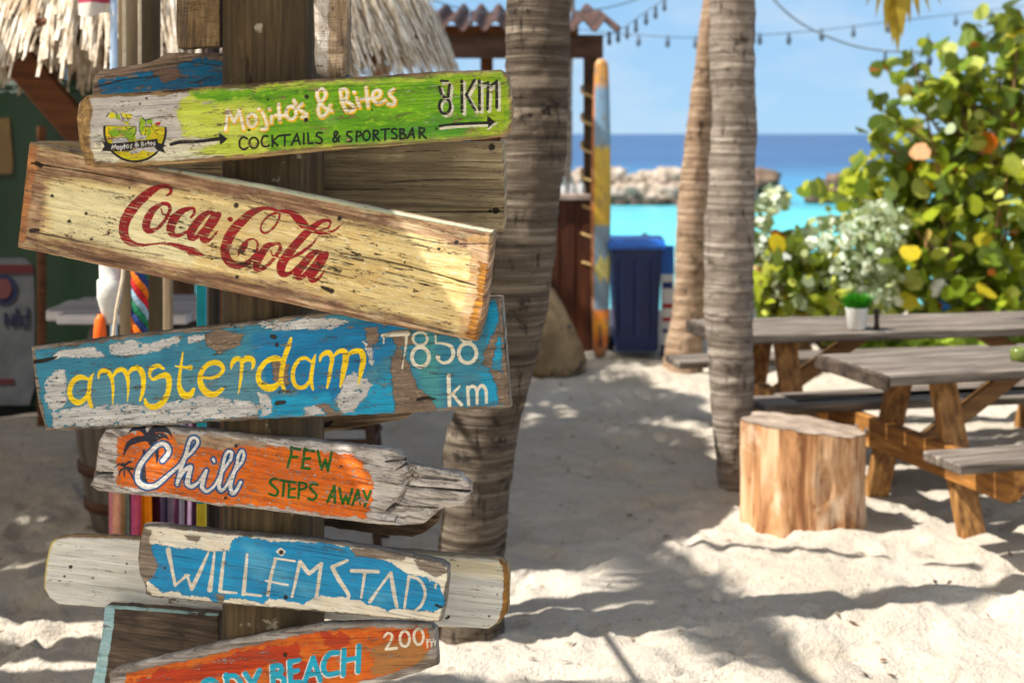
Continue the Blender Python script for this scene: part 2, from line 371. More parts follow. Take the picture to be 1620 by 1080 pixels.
# ------------------------------------------------------------------ the signpost and its boards
GREYW = ((96,84,70), (150,134,114), (186,172,152), (118,98,76))
def make_post():
    root = thing('signpost', 'thick round timber post with a long vertical crack carrying the painted boards', 'post', (-.507, 3.03, 0))
    n = 72; zs = np.concatenate([np.linspace(-.3, .5, 5), np.linspace(.55, 2.7, 240)]); v = []
    ck = cr_spline([[2.7, 355], [2.13, 366], [1.98, 384], [1.84, 408], [1.7, 430], [1.5, 433], [1.2, 437], [1.05, 450], [.85, 461], [.5, 463], [-.3, 465]], 8)
    o = np.argsort(ck[:,0]); ckz, ckx = ck[o,0], (ck[o,1]-420)/75
    for z in zs:
        cx = float(np.interp(z, ckz, ckx)); ac = -math.pi/2+math.asin(max(-.95, min(.95, cx)))*.82
        for k in range(n):
            a = 2*math.pi*k/n; ca, sa = math.cos(a+.2), math.sin(a+.2); e = 2.9
            r = .1*(abs(ca)**e+abs(sa)**e)**(-1/e)*(1+.012*(fbm(a*3, z*2.5, 3, 2)-.5))
            da = (a-ac+math.pi) % (2*math.pi)-math.pi; r -= .012*max(0, 1-abs(da)/.062)
            v.append((root.location.x+r*math.cos(a), root.location.y+r*math.sin(a), z))
    m = len(zs); f = [(i*n+k, i*n+(k+1) % n, (i+1)*n+(k+1) % n, (i+1)*n+k) for i in range(m-1) for k in range(n)]+[tuple(range((m-1)*n, m*n))]
    t = NT('post_timber'); c = t.coord(); n1 = t.noise(t.scale(c, (55, 55, 3.0)), 1, 6, .65, .4); n2 = t.noise(t.scale(c, (9, 9, 4)), 1, 4); n3 = t.noise(t.scale(c, (120, 120, 5)), 1, 3)
    col = t.ramp(n1, [(.32, lin((44,34,22))), (.52, lin((76,61,38))), (.72, lin((104,87,58)))])
    col = t.mix(t.rng(n2, .5, .72), col, lin((58,49,32))); col = t.mix(t.rng(n3, .36, .28), col, lin((52,42,28)))
    w = t.rng(t.noise(t.scale(c, (16, 16, 16), (2,1,5)), 1, 5), .66, .72); col = t.mix(w, col, lin((150,142,122)))
    raw('post', np.array(v), [q for q in f if len(q) == 4], t.done(col, .75, t.bump(t.math('ADD', n1, t.math('MULTIPLY', n3, .4)), .002, .8)), root, True)
make_post()
SIGN = 'hand painted boards on the signpost'
BOARDB = 'plain boards nailed to the back of the signpost'
# --- green board
T1 = dict(x0=340, y0=120, s=5.4); T2 = dict(x0=370, y0=190, s=5.0625); T3 = dict(x0=680, y0=110, s=9.815); T4 = dict(x0=150, y0=160, s=7.364)
moj = '!90,465 108,290 165,400 208,290 245,455; @315,380,38,55; 405,315 430,370 442,420 430,455 400,455; 372,283 378,284; !483,345 480,400; 463,284 468,286; !543,240 553,385; !515,335 585,340; @650,315,42,56; !672,208 690,240; 745,240 715,265 735,300 780,325 775,355 740,350; 985,250 955,315 910,350 882,310 890,250 930,195 945,150 915,112 880,128 872,170 900,235 940,272 1000,300; !1070,120 1082,220 1120,300; 1070,120 1115,115 1132,150 1118,195 1092,210; 1095,212 1155,235 1190,272 1170,302 1120,300; !1210,188 1235,265; 1188,140 1192,141; !1290,100 1308,265; !1250,200 1330,195; 1355,192 1400,177 1415,140 1385,120 1350,150 1352,200 1390,235 1455,208; 1525,115 1490,140 1500,170 1535,205 1525,245 1475,240'
ckt = '108,150 75,138 48,165 50,215 80,235 112,222; @160,183,36,43; 272,130 240,130 222,165 230,205 262,213 282,203; !307,125 310,215; !360,125 312,170 352,205; !372,125 452,118; !408,122 408,208; !462,200 505,110 530,195; !480,170 522,165; !560,108 560,192; !592,105 598,188 635,183; 708,105 675,102 662,125 700,150 705,175 685,188 657,180; 842,172 803,118 815,92 830,108 797,148 802,175 828,165 845,130; 945,95 915,95 905,120 940,145 940,170 905,172; !982,92 982,172; 982,95 1015,98 1015,122 985,135; @1062,125,28,38; !1118,82 1120,165; 1118,84 1152,90 1150,112 1122,122; !1128,124 1165,165; !1178,78 1248,70; !1212,75 1212,160; 1305,75 1275,72 1267,95 1303,122 1300,148 1265,148; !1330,70 1332,152; 1330,72 1362,76 1358,98 1335,107; 1335,107 1372,118 1370,145 1332,152; !1390,148 1430,65 1445,145; !1405,120 1440,115; !1485,60 1488,145; 1485,62 1525,70 1520,95 1490,105; !1495,107 1540,145'
km8 = '!150,275 178,385 255,455; !305,235 285,425; !180,180 280,182,34; @232,570,86,118,46; !495,175 500,655; !692,165 565,395 700,630; !768,170 772,625; !905,205 893,615; !1037,180 1040,592; !790,240 905,205,34; !950,250 1037,190,34'
arr8 = '!155,880,44 400,850,48 920,828,44'
head8 = '890,715 1012,810 900,918 905,850 890,850'
arl = '890,505,40 1000,478,44 1200,470,40 1450,440,46'
rib = '85,468 190,495 725,442 738,488 838,516 790,540 828,606 735,578 690,535 480,552 400,585 185,588 75,582 112,530'
leafs = '165,350 240,308 300,370 262,418 190,408; 330,385 420,290 475,330 465,420 455,470 390,440; 262,345 352,330 410,400 400,470 330,400; 520,190 592,220 572,330 535,395 520,330; 600,215 685,208 665,262 612,275; 610,330 650,300 650,380 615,420; 240,160 290,150 300,215 250,215'
limes = '300,140 440,155 418,215 350,202; 640,282 700,262 762,322 700,352; 340,235 400,240 400,280 350,275; 540,340 600,350 590,400 540,390; 155,165 200,120 245,160 232,205 175,205'
logl = '!130,190 165,140; 190,105 250,140 262,205; 300,150 330,215; 365,160 385,215; 400,160 470,180 500,190; 460,180 540,175 590,222 700,190 812,190; 590,222 600,300; 165,320 165,370 200,415; 270,340 300,370; 350,300 400,330 470,295 475,370 430,420; 335,235 380,250 410,275; 525,250 515,330 540,395; 600,330 580,400; 650,260 690,340 765,325; 690,370 740,390; !520,440 560,430; 700,262 720,300'
mtx = '!195,560 207,515 222,548 240,508 252,552; @270,545,13,18; 300,520 306,568 295,580; !322,525 324,562; !342,500 346,558; !330,525 362,520; @380,528,14,18; 435,505 415,515 430,532 415,550; 512,525 475,490 485,472 495,485 470,515 482,535 507,505; !542,480 546,530; 542,480 565,485 546,503 572,512 546,530; !592,490 594,522; !620,468 627,518; !606,490 637,485; 645,505 668,495 655,480 642,500 660,518; 700,478 682,490 702,503 685,518'
circ = lambda r0: [np.stack([150+(468+r0*np.cos(np.linspace(-.12, math.pi+.16, 40)))/7.364, 160+(345+r0*np.sin(np.linspace(-.12, math.pi+.16, 40)))/7.364], 1)]
GB = '122,163 135,150 250,143 355,134 480,126 560,122 690,113 790,110 803,118 810,160 808,205 797,217 700,225 560,235 440,246 350,255 245,262 150,266 133,262 124,235 119,190'
board('sign_board', 'bright green board with white and yellow lettering, a round fruit emblem and 8 KM', 'sign', PG(GB)[0], 2.834, .03, -3.3, [
    dict(t='poly', data=PG('135,157 250,150 360,141 480,136 560,134 690,124 785,120 796,128 800,160 798,198 788,207 700,213 560,224 440,233 350,242 245,252 160,255 140,250'), id='body', col=(206,200,192), col2=(184,176,168), amp=6, ns=(26,90), wear=.33, wns=(30,230)),
    dict(t='poly', data=PG('150,225 250,222 330,212 360,215 370,246 250,255 150,256 140,240'), col=(226,218,190), amp=7, ns=(24,70), soft=1.6, wear=.4),
    dict(t='poly', data=PG('275,175 300,145 480,131 560,128 690,119 790,116 801,126 805,160 803,203 790,212 700,218 560,229 440,239 360,247 300,240 345,225 290,214'), col=(206,216,92), col2=(188,204,60), amp=13, ns=(20,70), soft=2.5, wear=.36, wns=(26,180), id='lime'),
    dict(t='poly', data=PG('300,147 400,139 410,152 350,165 310,158; 400,146 440,138 560,131 690,122 790,119 799,128 803,160 801,200 788,208 700,214 560,225 450,234 430,238 420,222 410,205 425,190 420,170 390,160'), col=(118,176,20), col2=(88,150,10), col3=(150,196,30), amp=14, ns=(17,60), soft=5, cns=(9,44), id='green'),
    dict(t='poly', data=PG('660,196 690,185 780,205 760,216 680,222 560,232 520,222 600,205'), col=(60,140,40), amp=12, ns=(16,60), soft=7, op=.6),
    dict(t='poly', data=PG('690,126 760,120 798,124 803,150 800,200 790,210 740,214 760,190 740,150 700,140'), col=(166,190,16), amp=14, ns=(22,60), soft=6, op=.7),
    dict(t='poly', data=PG('640,138 690,130 800,126 800,200 780,208 640,212 660,180'), col=(206,206,190), amp=2, ns=(30,90), wear=.64, wns=(34,240)),
    dict(t='stroke', data=ST('505,175,14 515,185,18 530,192,8', w0=10), col=(150,190,90), amp=6, soft=6, op=.5),
    dict(t='stroke', data=ST(moj, w0=43, dx=4, dy=7, **T1), col=(244,188,10), amp=.7, ns=(110,160)),
    dict(t='stroke', data=ST(moj, w0=27, **T1), col=(246,242,220), col2=(232,222,186), cns=(50,60), amp=.7, ns=(110,160), wear=.27, wns=(30,300)),
    dict(t='stroke', data=ST(ckt, w0=17, **T2), col=(20,26,20), amp=.5, ns=(110,160), wear=.26),
    dict(t='stroke', data=ST(km8, w0=64, dx=34, dy=34, **T3)+ST(arr8, dx=14, dy=36, wm=1.1, **T3)+ST('!905,930,30 1030,830,30', **T3), col=(222,218,190), amp=.8, wear=.34),
    dict(t='stroke', data=ST(km8, w0=47, **T3)+ST(arr8, **T3), col=(24,24,28), amp=.6, wear=.4, wns=(22,330)),
    dict(t='poly', data=PG(head8, **T3), col=(24,24,28), amp=.6),
    dict(t='poly', data=circ(372), id='ring', col=(28,26,26), amp=1.0, wear=.34, wns=(40,160)),
    dict(t='poly', data=circ(345), col=(226,194,18), col2=(190,196,20), cns=(18,30), amp=.8),
    dict(t='poly', data=PG('200,435 290,415 385,425 395,480 330,500 200,490; 470,240 525,250 520,330 560,400 600,395 590,450 480,450 470,340; 390,590 480,550 690,530 740,580 660,600 560,570 500,612 420,612', **T4), col=(198,194,188), amp=1.2),
    dict(t='poly', data=PG(limes, **T4), col=(208,200,30), amp=1.0), dict(t='poly', data=PG(leafs, **T4), col=(120,166,24), col2=(160,190,40), amp=1.0),
    dict(t='poly', data=PG('710,252 768,240 752,288 715,285', **T4), col=(176,36,40), amp=.6),
    dict(t='stroke', data=ST(logl, w0=11, **T4), col=(26,26,28), amp=.6, wear=.36),
    dict(t='poly', data=PG(rib, **T4), col=(26,26,30), amp=.9, ns=(90,120)),
    dict(t='stroke', data=ST(mtx, w0=11, **T4), col=(228,226,220), amp=.2),
    dict(t='stroke', data=ST(arl, **T4), col=(26,26,32), amp=.5, ns=(90,140)), dict(t='poly', data=PG('1445,365 1550,440 1460,517', **T4), col=(26,26,32), amp=.5),
    dict(t='poly', data=PG('133,150 141,152 146,175 141,215 147,245 152,264 135,264 119,200'), col=(186,150,92), col2=(120,86,52), amp=5, ns=(60,60), soft=1.5, cns=(90,50), h=-.2),
    dict(t='stroke', data=dots('424,158; 690,204; 589,174; 394,206; 232,156; 221,165'), **HOLE)],
    ((104,78,52), (164,132,92), (196,170,128), (92,74,58)), yaw=-8, rad=.012, rag=1.3, grain=(5,90), seed=11, dirty=.5, screws=[(485,153), (484,190)], group=SIGN, lumps=.0014,
    cracks=[(ST('!352,186,1 480,180,1.6 620,170,1; 160,175,1 250,168,1.4; 300,200,1 340,197,1; 560,205,1.2 620,199,1', w0=1), .002)])
# --- cream board with red script
TC = dict(x0=180, y0=280, s=4.5)
coca = ('378,132,16 404,112,22 407,86,26 378,66,30 320,72,40 250,113,60 170,183,72 105,263,76 70,350,72 76,420,64 112,463,50 180,484,28 260,480,15 350,472,16 430,484,30 510,508,42 570,532,56 610,546,28 655,562,3; !528,515,36 545,566,3;'
 '345,192,20 285,230,46 240,298,58 230,358,58 258,384,40 312,364,26 368,300,25 398,238,26 388,196,27 345,188,24; 335,225,11 352,262,13 398,280,14 430,268,12;'
 '548,288,16 572,258,22 568,226,22 532,226,30 480,248,46 428,302,64 403,362,62 416,408,46 460,417,30 520,390,20 560,358,12;'
 '704,252,24 655,262,42 595,322,58 553,388,60 548,428,50 580,433,34 640,370,28 690,292,26 716,256,22; 742,270,50 708,322,58 660,385,62 637,430,58 652,453,38 692,440,22 742,382,8; !827,301,38 829,301,38;'
 '882,566,5 910,505,36 945,458,22 990,441,14 1022,472,16 1012,540,22 960,605,34 890,634,42 828,610,58 793,550,66 803,470,72 848,385,72 917,310,66 990,250,50 1070,223,27 1148,234,20 1180,268,15 1160,330,15 1110,384,17 1070,398,17 1046,374,14 1056,330,15 1100,280,17 1180,248,24 1250,250,36 1300,286,60 1338,328,66 1362,345,48; 892,545,8 925,500,44 948,470,18;'
 '1150,474,22 1092,494,48 1043,560,60 1014,625,54 1022,660,38 1070,648,28 1140,580,26 1184,512,26 1176,478,26 1140,474,22; 1115,520,10 1132,560,13 1190,575,13 1225,545,11;'
 '1400,398,10 1470,378,13 1524,362,16 1543,330,17 1528,309,20 1480,316,30 1420,356,46 1340,430,58 1262,520,62 1206,600,68 1188,660,62 1208,692,44 1255,684,28 1300,640,13; 1400,396,10 1430,388,28 1480,398,30 1560,386,20 1636,326,3; 1452,422,4 1412,478,18 1332,540,25 1250,580,20;'
 '1474,532,22 1424,544,42 1364,602,58 1314,670,60 1304,706,48 1336,714,34 1400,650,28 1452,580,26 1482,540,22; 1510,552,48 1480,602,58 1432,665,60 1404,708,56 1416,736,38 1456,724,24 1502,664,8')
board('sign_board', 'large cream weathered board with red flowing script lettering, tilted down to the right', 'sign', PG('26,392 35,310 45,225 124,240 244,262 420,293 602,330 780,365 773,430 765,500 752,540 581,509 465,483 400,470 285,446 181,425')[0], 2.868, .028, 10.3, [
    dict(t='poly', data=PG('72,288 130,282 230,297 330,307 430,330 560,352 640,370 745,395 752,440 742,500 728,522 640,502 540,474 430,448 330,430 230,405 130,380 66,372'), col=(236,212,148), col2=(222,190,122), col3=(242,228,182), amp=20, ns=(9,60), soft=7, wear=.36, wns=(14,130), cns=(8,30), id='cream', h=.35),
    dict(t='poly', data=PG('80,292 190,300 300,330 330,380 300,420 200,398 80,370'), col=(238,232,186), amp=18, ns=(12,60), soft=8, op=.7),
    dict(t='poly', data=PG('740,372 778,368 750,540 722,530 735,480 745,430'), col=(226,190,150), col2=(196,150,90), amp=13, ns=(60,40), soft=3, op=.8, h=-.1),
    dict(t='poly', data=PG('757,412 772,420 752,540 738,532 744,500 755,470'), col=(206,140,40), col2=(120,74,30), amp=10, ns=(30,120), cns=(20,150), soft=2.0, h=-.3),
    dict(t='poly', data=PG('45,226 60,232 58,262 50,300 44,340 40,380 28,390 33,320'), col=(204,140,84), col2=(150,96,60), amp=8, ns=(60,60), soft=2.5, h=-.2),
    dict(t='poly', data=PG('250,262 420,292 602,329 780,364 780,369 602,336 420,300 250,268'), col=(176,178,150), amp=1.5, soft=1),
    dict(t='stroke', data=ST(coca, **TC), col=(166,20,30), col2=(140,12,24), amp=1.2, ns=(120,160), wear=.40, wns=(20,420), cns=(12,120), h=.2),
    dict(t='poly', data=PG('500,395 560,380 575,410 540,430 520,460 500,450; 470,440 560,445 600,462 520,465; 590,395 640,400 660,440 600,430; 250,345 330,350 420,400 430,440 330,410; 660,440 720,460 700,480 650,470'), col=(66,48,30), amp=1.5, ns=(20,90), wear=.6, wns=(24,170), h=-.5),
    dict(t='stroke', data=dots('374,325,9; 375,438,7; 537,345,8; 722,384,8; 336,386,5; 402,397,5; 285,360,4; 247,260,4; 136,338,6; 109,350,6; 65,262,9 58,258,7; 50,365,8 60,364,6; 525,460,9 510,454,6; 205,297,4; 210,310,4; 82,310,6; 695,394,5; 640,415,4; 335,410,4; 172,369,5; 145,378,5; 500,400,4; 560,460,4'), **HOLE),
    dict(t='stroke', data=ST('!50,258,3 160,276,1.5 300,302,1; 540,400,1 640,420,2 752,452,1.6; 470,420,2 560,440,1; 60,368,2 180,392,1 260,404,1; 610,430,1.5 700,452,1; 420,345,1 520,362,1; 600,365,1 700,385,1.4 770,386,2', w0=1.5), col=(52,38,26), amp=.9, ns=(40,160), soft=.8, h=-.8)],
    ((82,54,36), (158,120,88), (206,172,138), (108,74,58)), rad=.0075, rag=1.0, grain=(4,70), seed=12, chips=.2, yaw=-16, group=SIGN, lumps=.0022,
    cracks=[(ST('!50,258,2 160,276,1.5 300,302,1; 540,400,1 640,420,2 752,452,1.6; 755,458,1 600,428,1; 60,330,1.5 180,352,1.5; 90,348,1 190,366,1.6', w0=1.5), .003)])
# --- teal board, yellow lettering
A1 = dict(x0=95, y0=525, s=6.48); A2 = dict(x0=340, y0=525, s=6.48); A3 = dict(x0=590, y0=500, s=6.75)
ams1 = '285,480,28 210,462,50 140,500,48 98,590,46 115,680,48 180,722,56 250,690,40 288,620,28; 347,415,6 315,480,36 298,580,38 296,680,42 322,765,34; 395,475,12 402,420,30 450,395,48 510,430,44 536,500,34 542,600,26 540,740,10; 540,460,18 580,402,38 640,385,46 685,440,42 698,540,30 692,710,8; 690,440,18 740,382,42 800,370,52 845,430,54 855,540,42 840,640,34 820,705,18; 1060,375,24 1000,345,42 935,380,40 917,440,26 950,485,28 1020,455,44 1090,445,58 1118,510,52 1105,620,48 1050,720,58 960,770,52 890,740,42 872,690,24; 1258,210,15 1240,340,26 1222,480,34 1228,580,50 1270,645,68 1330,645,58 1370,585,28; !1180,348,12 1245,360,24 1290,365,28; !1285,365,26 1335,365,50; 1450,465,20 1560,470,28 1650,425,34 1670,360,38 1610,315,50 1520,330,46 1445,420,44 1440,520,54 1490,610,66 1580,640,54 1665,585,36'
ams2 = '165,385,8 178,320,38 220,275,50 275,300,38 270,420,30 258,540,22 235,640,7; 275,312,28 330,270,56 390,290,44 392,350,28 375,385,8; 690,290,28 620,270,56 530,300,48 460,390,46 450,490,50 510,560,70 590,570,66 662,520,38; 780,65,26 755,150,46 710,270,46 690,380,44 680,500,42 718,610,28; 980,300,22 920,265,34 850,300,36 805,390,38 805,500,40 850,565,40 920,560,40 975,500,26; 1030,230,12 1010,300,36 995,400,36 985,500,40 1005,590,22; 1075,300,18 1090,245,34 1160,210,50 1200,270,42 1185,380,36 1170,480,32 1150,570,20; 1205,260,18 1270,200,38 1330,205,54 1340,290,58 1315,420,50 1300,500,32 1285,565,16; 1340,250,28 1420,200,44 1500,205,56 1520,290,54 1500,400,46 1470,540,10'
n78 = '!115,292,14 115,205,24; !105,205,38 375,185,50; 362,190,30 350,330,24 335,420,14 325,480,12 312,555,24; @505,240,77,70,28; @508,435,92,104,40; !668,190,18 672,292,18; 672,290,20 740,290,26 830,320,38 860,400,42 820,478,36 750,498,30 695,462,28; !692,435,48 696,437,48; @1000,195,78,78,30; @1010,395,95,105,40; !808,632,44 818,950,40; !925,748,24 850,832,34; !850,832,32 945,945,38; !1010,752,30 1022,940,36; 1012,790,28 1060,747,36 1108,785,34 1112,860,33 1112,930,32; 1112,800,28 1160,737,36 1203,780,36 1212,850,33 1212,920,32'
board('sign_board', 'peeling teal blue board with yellow lower case lettering and a white distance in km', 'sign', PG('49,549 181,532 347,514 400,508 504,495 640,482 765,469 792,469 800,560 807,645 716,650 633,654 530,658 400,664 207,676 72,682 60,640 54,600')[0], 2.897, .026, -5.6, [
    dict(t='edge', d=6, col=(40,118,148), col2=(56,138,160), amp=8, ns=(34,70), soft=1.2, cns=(10,24), wear=.31, wns=(30,90), h=.3, id='teal'),
    dict(t='poly', data=PG('75,610 160,590 300,590 420,560 450,570 440,640 300,665 120,670 80,650; 370,570 480,560 590,570 590,640 480,650'), col=(96,140,152), amp=15, ns=(40,60), soft=9, op=.6),
    dict(t='poly', data=PG('400,525 590,505 640,500 620,560 590,580 560,610 430,620 400,560; 470,560 560,550 560,630 470,650'), col=(6,110,160), col2=(0,128,180), amp=12, ns=(24,40), soft=6),
    dict(t='poly', data=PG('600,600 625,590 625,655 540,658 560,625; 415,630 520,620 530,655 410,662; 770,480 792,475 800,560 770,580; 760,590 796,590 800,635 765,640'), col=(0,142,186), col2=(20,160,200), amp=9, ns=(26,60), soft=3),
    dict(t='poly', data=PG('660,560 690,545 700,640 680,652 665,600; 660,500 690,505 690,600 670,560'), col=(70,150,150), amp=7, ns=(60,20), soft=5, op=.8),
    dict(t='poly', data=PG('95,553 150,547 165,563 130,566 85,566; 173,545 210,538 240,543 260,536 290,530 280,545 210,562 175,562; 296,532 325,527 330,536 300,541; 410,512 500,503 560,506 520,520 420,522; 72,600 95,583 104,585 104,640 85,650 70,630; 80,655 130,640 200,638 250,640 330,625 420,640 405,657 300,665 200,672 85,676; 545,600 560,590 580,600 588,610 560,650 545,655 530,640; 408,620 425,625 432,655 412,658; 480,645 505,638 515,655 482,658; 574,540 590,545 588,580'), col=(204,202,198), col2=(178,178,176), col3=(214,212,206), amp=9, ns=(34,60), soft=.8, wear=.39, wns=(60,90), h=.3, id='primer'),
    dict(t='poly', data=PG('95,553 150,547 165,563 130,566 85,566; 173,545 210,538 240,543 260,536 290,530 280,545 210,562 175,562; 80,655 330,628 420,640 300,665 85,676'), col=(70,80,86), amp=2, wear=.635, wns=(150,170), h=-.2),
    dict(t='poly', data=PG('322,528 345,520 385,528 380,545 345,560 330,550; 618,565 632,548 648,580 660,610 690,640 690,652 625,655 622,620; 795,500 775,535 765,560 765,580 800,590 808,640 790,640 785,610 775,590; 612,525 650,520 655,545 630,552; 432,570 458,575 455,610 432,600; 500,640 515,635 535,655 520,658; 577,518 598,515 600,540 582,550; 785,470 794,470 800,560 807,645 797,640 795,560'), col=(140,118,98), col2=(106,90,76), col3=(164,142,118), amp=8, ns=(26,120), soft=.9, cns=(10,140), h=-.5, id='bare'),
    dict(t='stroke', data=ST(ams1, wm=1.1, **A1)+ST(ams2, wm=1.1, **A2), col=(252,216,4), col2=(246,206,20), amp=.7, ns=(120,160), wear=.33, wns=(24,420), h=.12),
    dict(t='stroke', data=ST(n78, **A3), col=(228,222,200), amp=.7, ns=(110,140), wear=.3, wns=(60,300)),
    dict(t='poly', data=PG('430,585 455,578 458,600 440,612; 632,548 645,560 648,590 636,590'), col=(140,120,106), amp=1.5, wear=.6, wns=(14,230), h=-.2),
    dict(t='stroke', data=dots('434,533,8 430,532,6; 438,545,7; 438,637,8 450,636,7; 52,572,5 70,570,7 88,565,3; 660,632,5 675,629,6 688,631,3; 90,597,3; 366,514,4; 372,517,4; 572,619,3; 442,620,4'), **HOLE)],
    ((84,72,60), (132,116,98), (164,146,124), (72,60,50)), rad=.005, rag=1.6, grain=(6,100), seed=13, dirty=.6, chips=.7, group=SIGN, lumps=.0016,
    cracks=[(ST('52,572,4 70,570,5 90,564,2; 650,630,2 690,632,3', w0=3), .004)])
# --- orange driftwood board
C1 = dict(x0=180, y0=660, s=7.364); C2 = dict(x0=410, y0=690, s=8.305)
chill = '572,500,50 622,440,52 640,375,54 592,312,50 520,320,48 420,410,50 332,520,54 282,640,58 292,750,62 370,803,62 470,798,54 560,740,48 650,660,40 760,565,32 830,470,38 905,405,34 965,320,34 972,252,36 915,238,36 870,300,36 848,400,40 800,550,48 740,778,38; 742,775,24 800,650,40 870,580,42 902,578,42 872,680,54 862,765,56 908,803,48 980,758,30 1040,680,30 1082,615,34; 1082,615,34 1046,720,46 1032,808,46 1080,858,40 1150,820,30 1220,720,30 1290,590,32 1350,500,36 1370,420,36 1335,397,34 1292,450,34 1270,560,38 1250,690,44 1226,800,44 1250,853,38 1310,800,28 1400,640,32 1488,520,34 1514,430,34 1490,387,34 1447,450,34 1428,560,38 1390,680,42 1361,800,44 1375,883,44 1420,860,38 1482,750,34; !1155,488,34 1166,516,30'
palm = '350,390,30 350,550,44 350,680,60 372,770,62; !300,240,30 450,240,130 470,240,90; 380,205,40 320,130,66 240,130,56 168,182,6; 380,250,50 280,258,76 170,315,56 95,475,5; 400,210,50 470,140,80 560,138,66 640,165,40 682,245,6; 400,255,60 500,225,80 590,215,46 640,272,6; 430,290,60 490,370,50 505,470,36 500,556,4; 140,580,20 195,640,24 242,730,24; 130,572,30 70,542,28 12,578,4; 130,550,28 100,514,8; 140,546,28 190,516,28 216,540,4; 150,582,28 200,594,36 250,602,18; 120,592,28 80,620,24 62,692,4; 132,592,20 125,650,20 136,722,4'
few = '430,135 418,250 378,400; !420,148 540,165; !410,275 500,268; !600,160 570,412; !600,170 720,195; !585,298 670,286; !565,412 670,420; !770,190 820,430 870,300 905,452 950,210; 240,560 190,552 140,602 190,660 242,720 210,780 130,755; !275,575 370,588; !325,590 308,790; !395,590 385,800; !395,590 480,602; !390,698 465,688; !385,800 468,800; !530,600 515,815; 530,605 610,620 612,675 530,700; 765,635 700,625 668,670 720,730 755,780 710,830 645,812; !900,860 985,650 1000,870; !925,795 1000,785; !1050,680 1100,880 1140,780 1175,880 1220,690; !1225,900 1298,700 1330,895,22; !1255,832 1320,822; !1370,712 1402,800; !1465,715 1385,915'
board('sign_board', 'orange driftwood board with palm tree, white script and a broken pointed right end', 'sign', PG('141,768 149,751 150,735 155,698 166,678 259,675 347,684 400,689 491,698 561,706 607,710 625,713 637,723 643,735 706,747 724,751 742,767 743,782 729,803 700,806 690,812 667,832 646,834 581,829 491,818 420,808 347,802 277,790 155,778')[0], 2.893, .03, 7.2, [
    dict(t='edge', d=1.5, col=(206,198,190), col2=(180,172,164), amp=7, ns=(30,90), wear=.47, wns=(26,150), soft=1.2, id='white', h=.15),
    dict(t='poly', data=PG('186,690 220,682 275,686 330,700 420,704 490,712 560,719 575,735 590,760 588,800 580,820 500,812 420,800 340,796 280,784 220,774 186,765'), col=(232,116,10), col2=(216,96,6), amp=9, ns=(44,80), soft=.9, wear=.40, wns=(110,210), cns=(10,20), id='orange', h=.3),
    dict(t='poly', data=PG('275,686 330,688 420,700 420,708 380,704 350,712 320,708 300,706 280,704'), col=(186,160,130), col2=(160,130,104), amp=6, ns=(34,110), soft=1.8, h=-.3),
    dict(t='stroke', data=ST(palm, **C1), col=(38,42,56), amp=.8, ns=(90,110), wear=.25),
    dict(t='stroke', data=ST(chill, **C1), id='ch', off=2.9, col=(12,84,138), amp=.4, ns=(90,110)), dict(t='ref', of='ch', col=(232,228,222), amp=.3, ns=(90,110)),
    dict(t='stroke', data=ST('!885,395,10 925,305,20; !1300,540,8 1335,462,14; !1455,510,8 1492,432,13', **C1), col=(12,84,138), amp=.2),
    dict(t='stroke', data=ST(few, w0=36, **C2), col=(22,104,18), col2=(14,88,20), amp=.6, ns=(80,140), wear=.27),
    dict(t='stroke', data=ST('!150,750,3 175,748,4; 628,742,2 640,735,4; 612,806,2 622,800,4; 610,730,2 640,728,3; 640,770,2 700,775,3 740,779,3; 650,755,1 720,763,2; 625,800,2 690,806,2', w0=3), col=(44,34,28), amp=1.6, ns=(50,130), soft=1.0, h=-1),
    dict(t='stroke', data=dots('373,705,6; 357,787,6; 540,737,4; 378,702,3'), **HOLE)],
    ((112,104,98), (166,158,150), (204,198,190), (120,104,88)), rad=.009, rag=1.5, grain=(6,105), seed=14, chips=.6, group=SIGN, lumps=.0045, steps=[(PG('628,716 640,727 648,742 636,760 640,776 622,792 612,808 640,836 760,840 760,720 660,700'), .009), (PG('618,700 646,720 640,735 612,728 600,716'), .004), (PG('130,745 176,748 178,755 130,756'), .01), (PG('640,806 700,800 700,840 640,840'), .004)],
    cracks=[(ST('640,735,3 650,750,4 640,772,4 632,790,5 620,803,6; 640,772,2 700,776,3 742,779,3; 650,752,1 725,762,2.5; 655,790,2 720,792,2.5; 605,722,2 640,726,3; 148,750,3 178,748,3', w0=3), .007)])
# --- sky blue board with cream capitals
W1 = dict(x0=220, y0=840, s=6.48); W2 = dict(x0=460, y0=850, s=6.23)
wil1 = '300,190,54 330,350,36 370,555,30; !372,552,26 490,450,26; !492,455,24 540,588,38; !540,588,42 620,420,42 712,215,20; !468,446,22 516,450,22; 775,205,22 752,400,34 725,598,54; 876,210,26 850,420,36 830,610,42; !830,618,32 1000,630,22; 1108,235,26 1086,480,38 1070,640,42; !1070,638,30 1250,660,24; 1400,280,28 1350,470,34 1320,650,36; !1390,275,22 1595,305,26; !1300,505,22 1525,550,22'
wil2 = '90,235,36 55,400,30 10,585,26; !92,240,46 180,355,40; !180,355,34 300,258,40; !300,258,38 275,440,36 245,640,34; !555,225,30 408,290,42; 408,290,40 480,420,44 568,560,38 550,610,34; !600,325,36 860,335,36; !730,345,34 715,450,26 695,590,22; !980,350,30 870,500,22 780,630,40; !985,350,36 1010,500,42 1045,680,36; !1165,380,32 1140,550,26 1120,690,24; 1170,380,28 1265,415,30 1325,530,30 1290,660,28 1210,730,26'
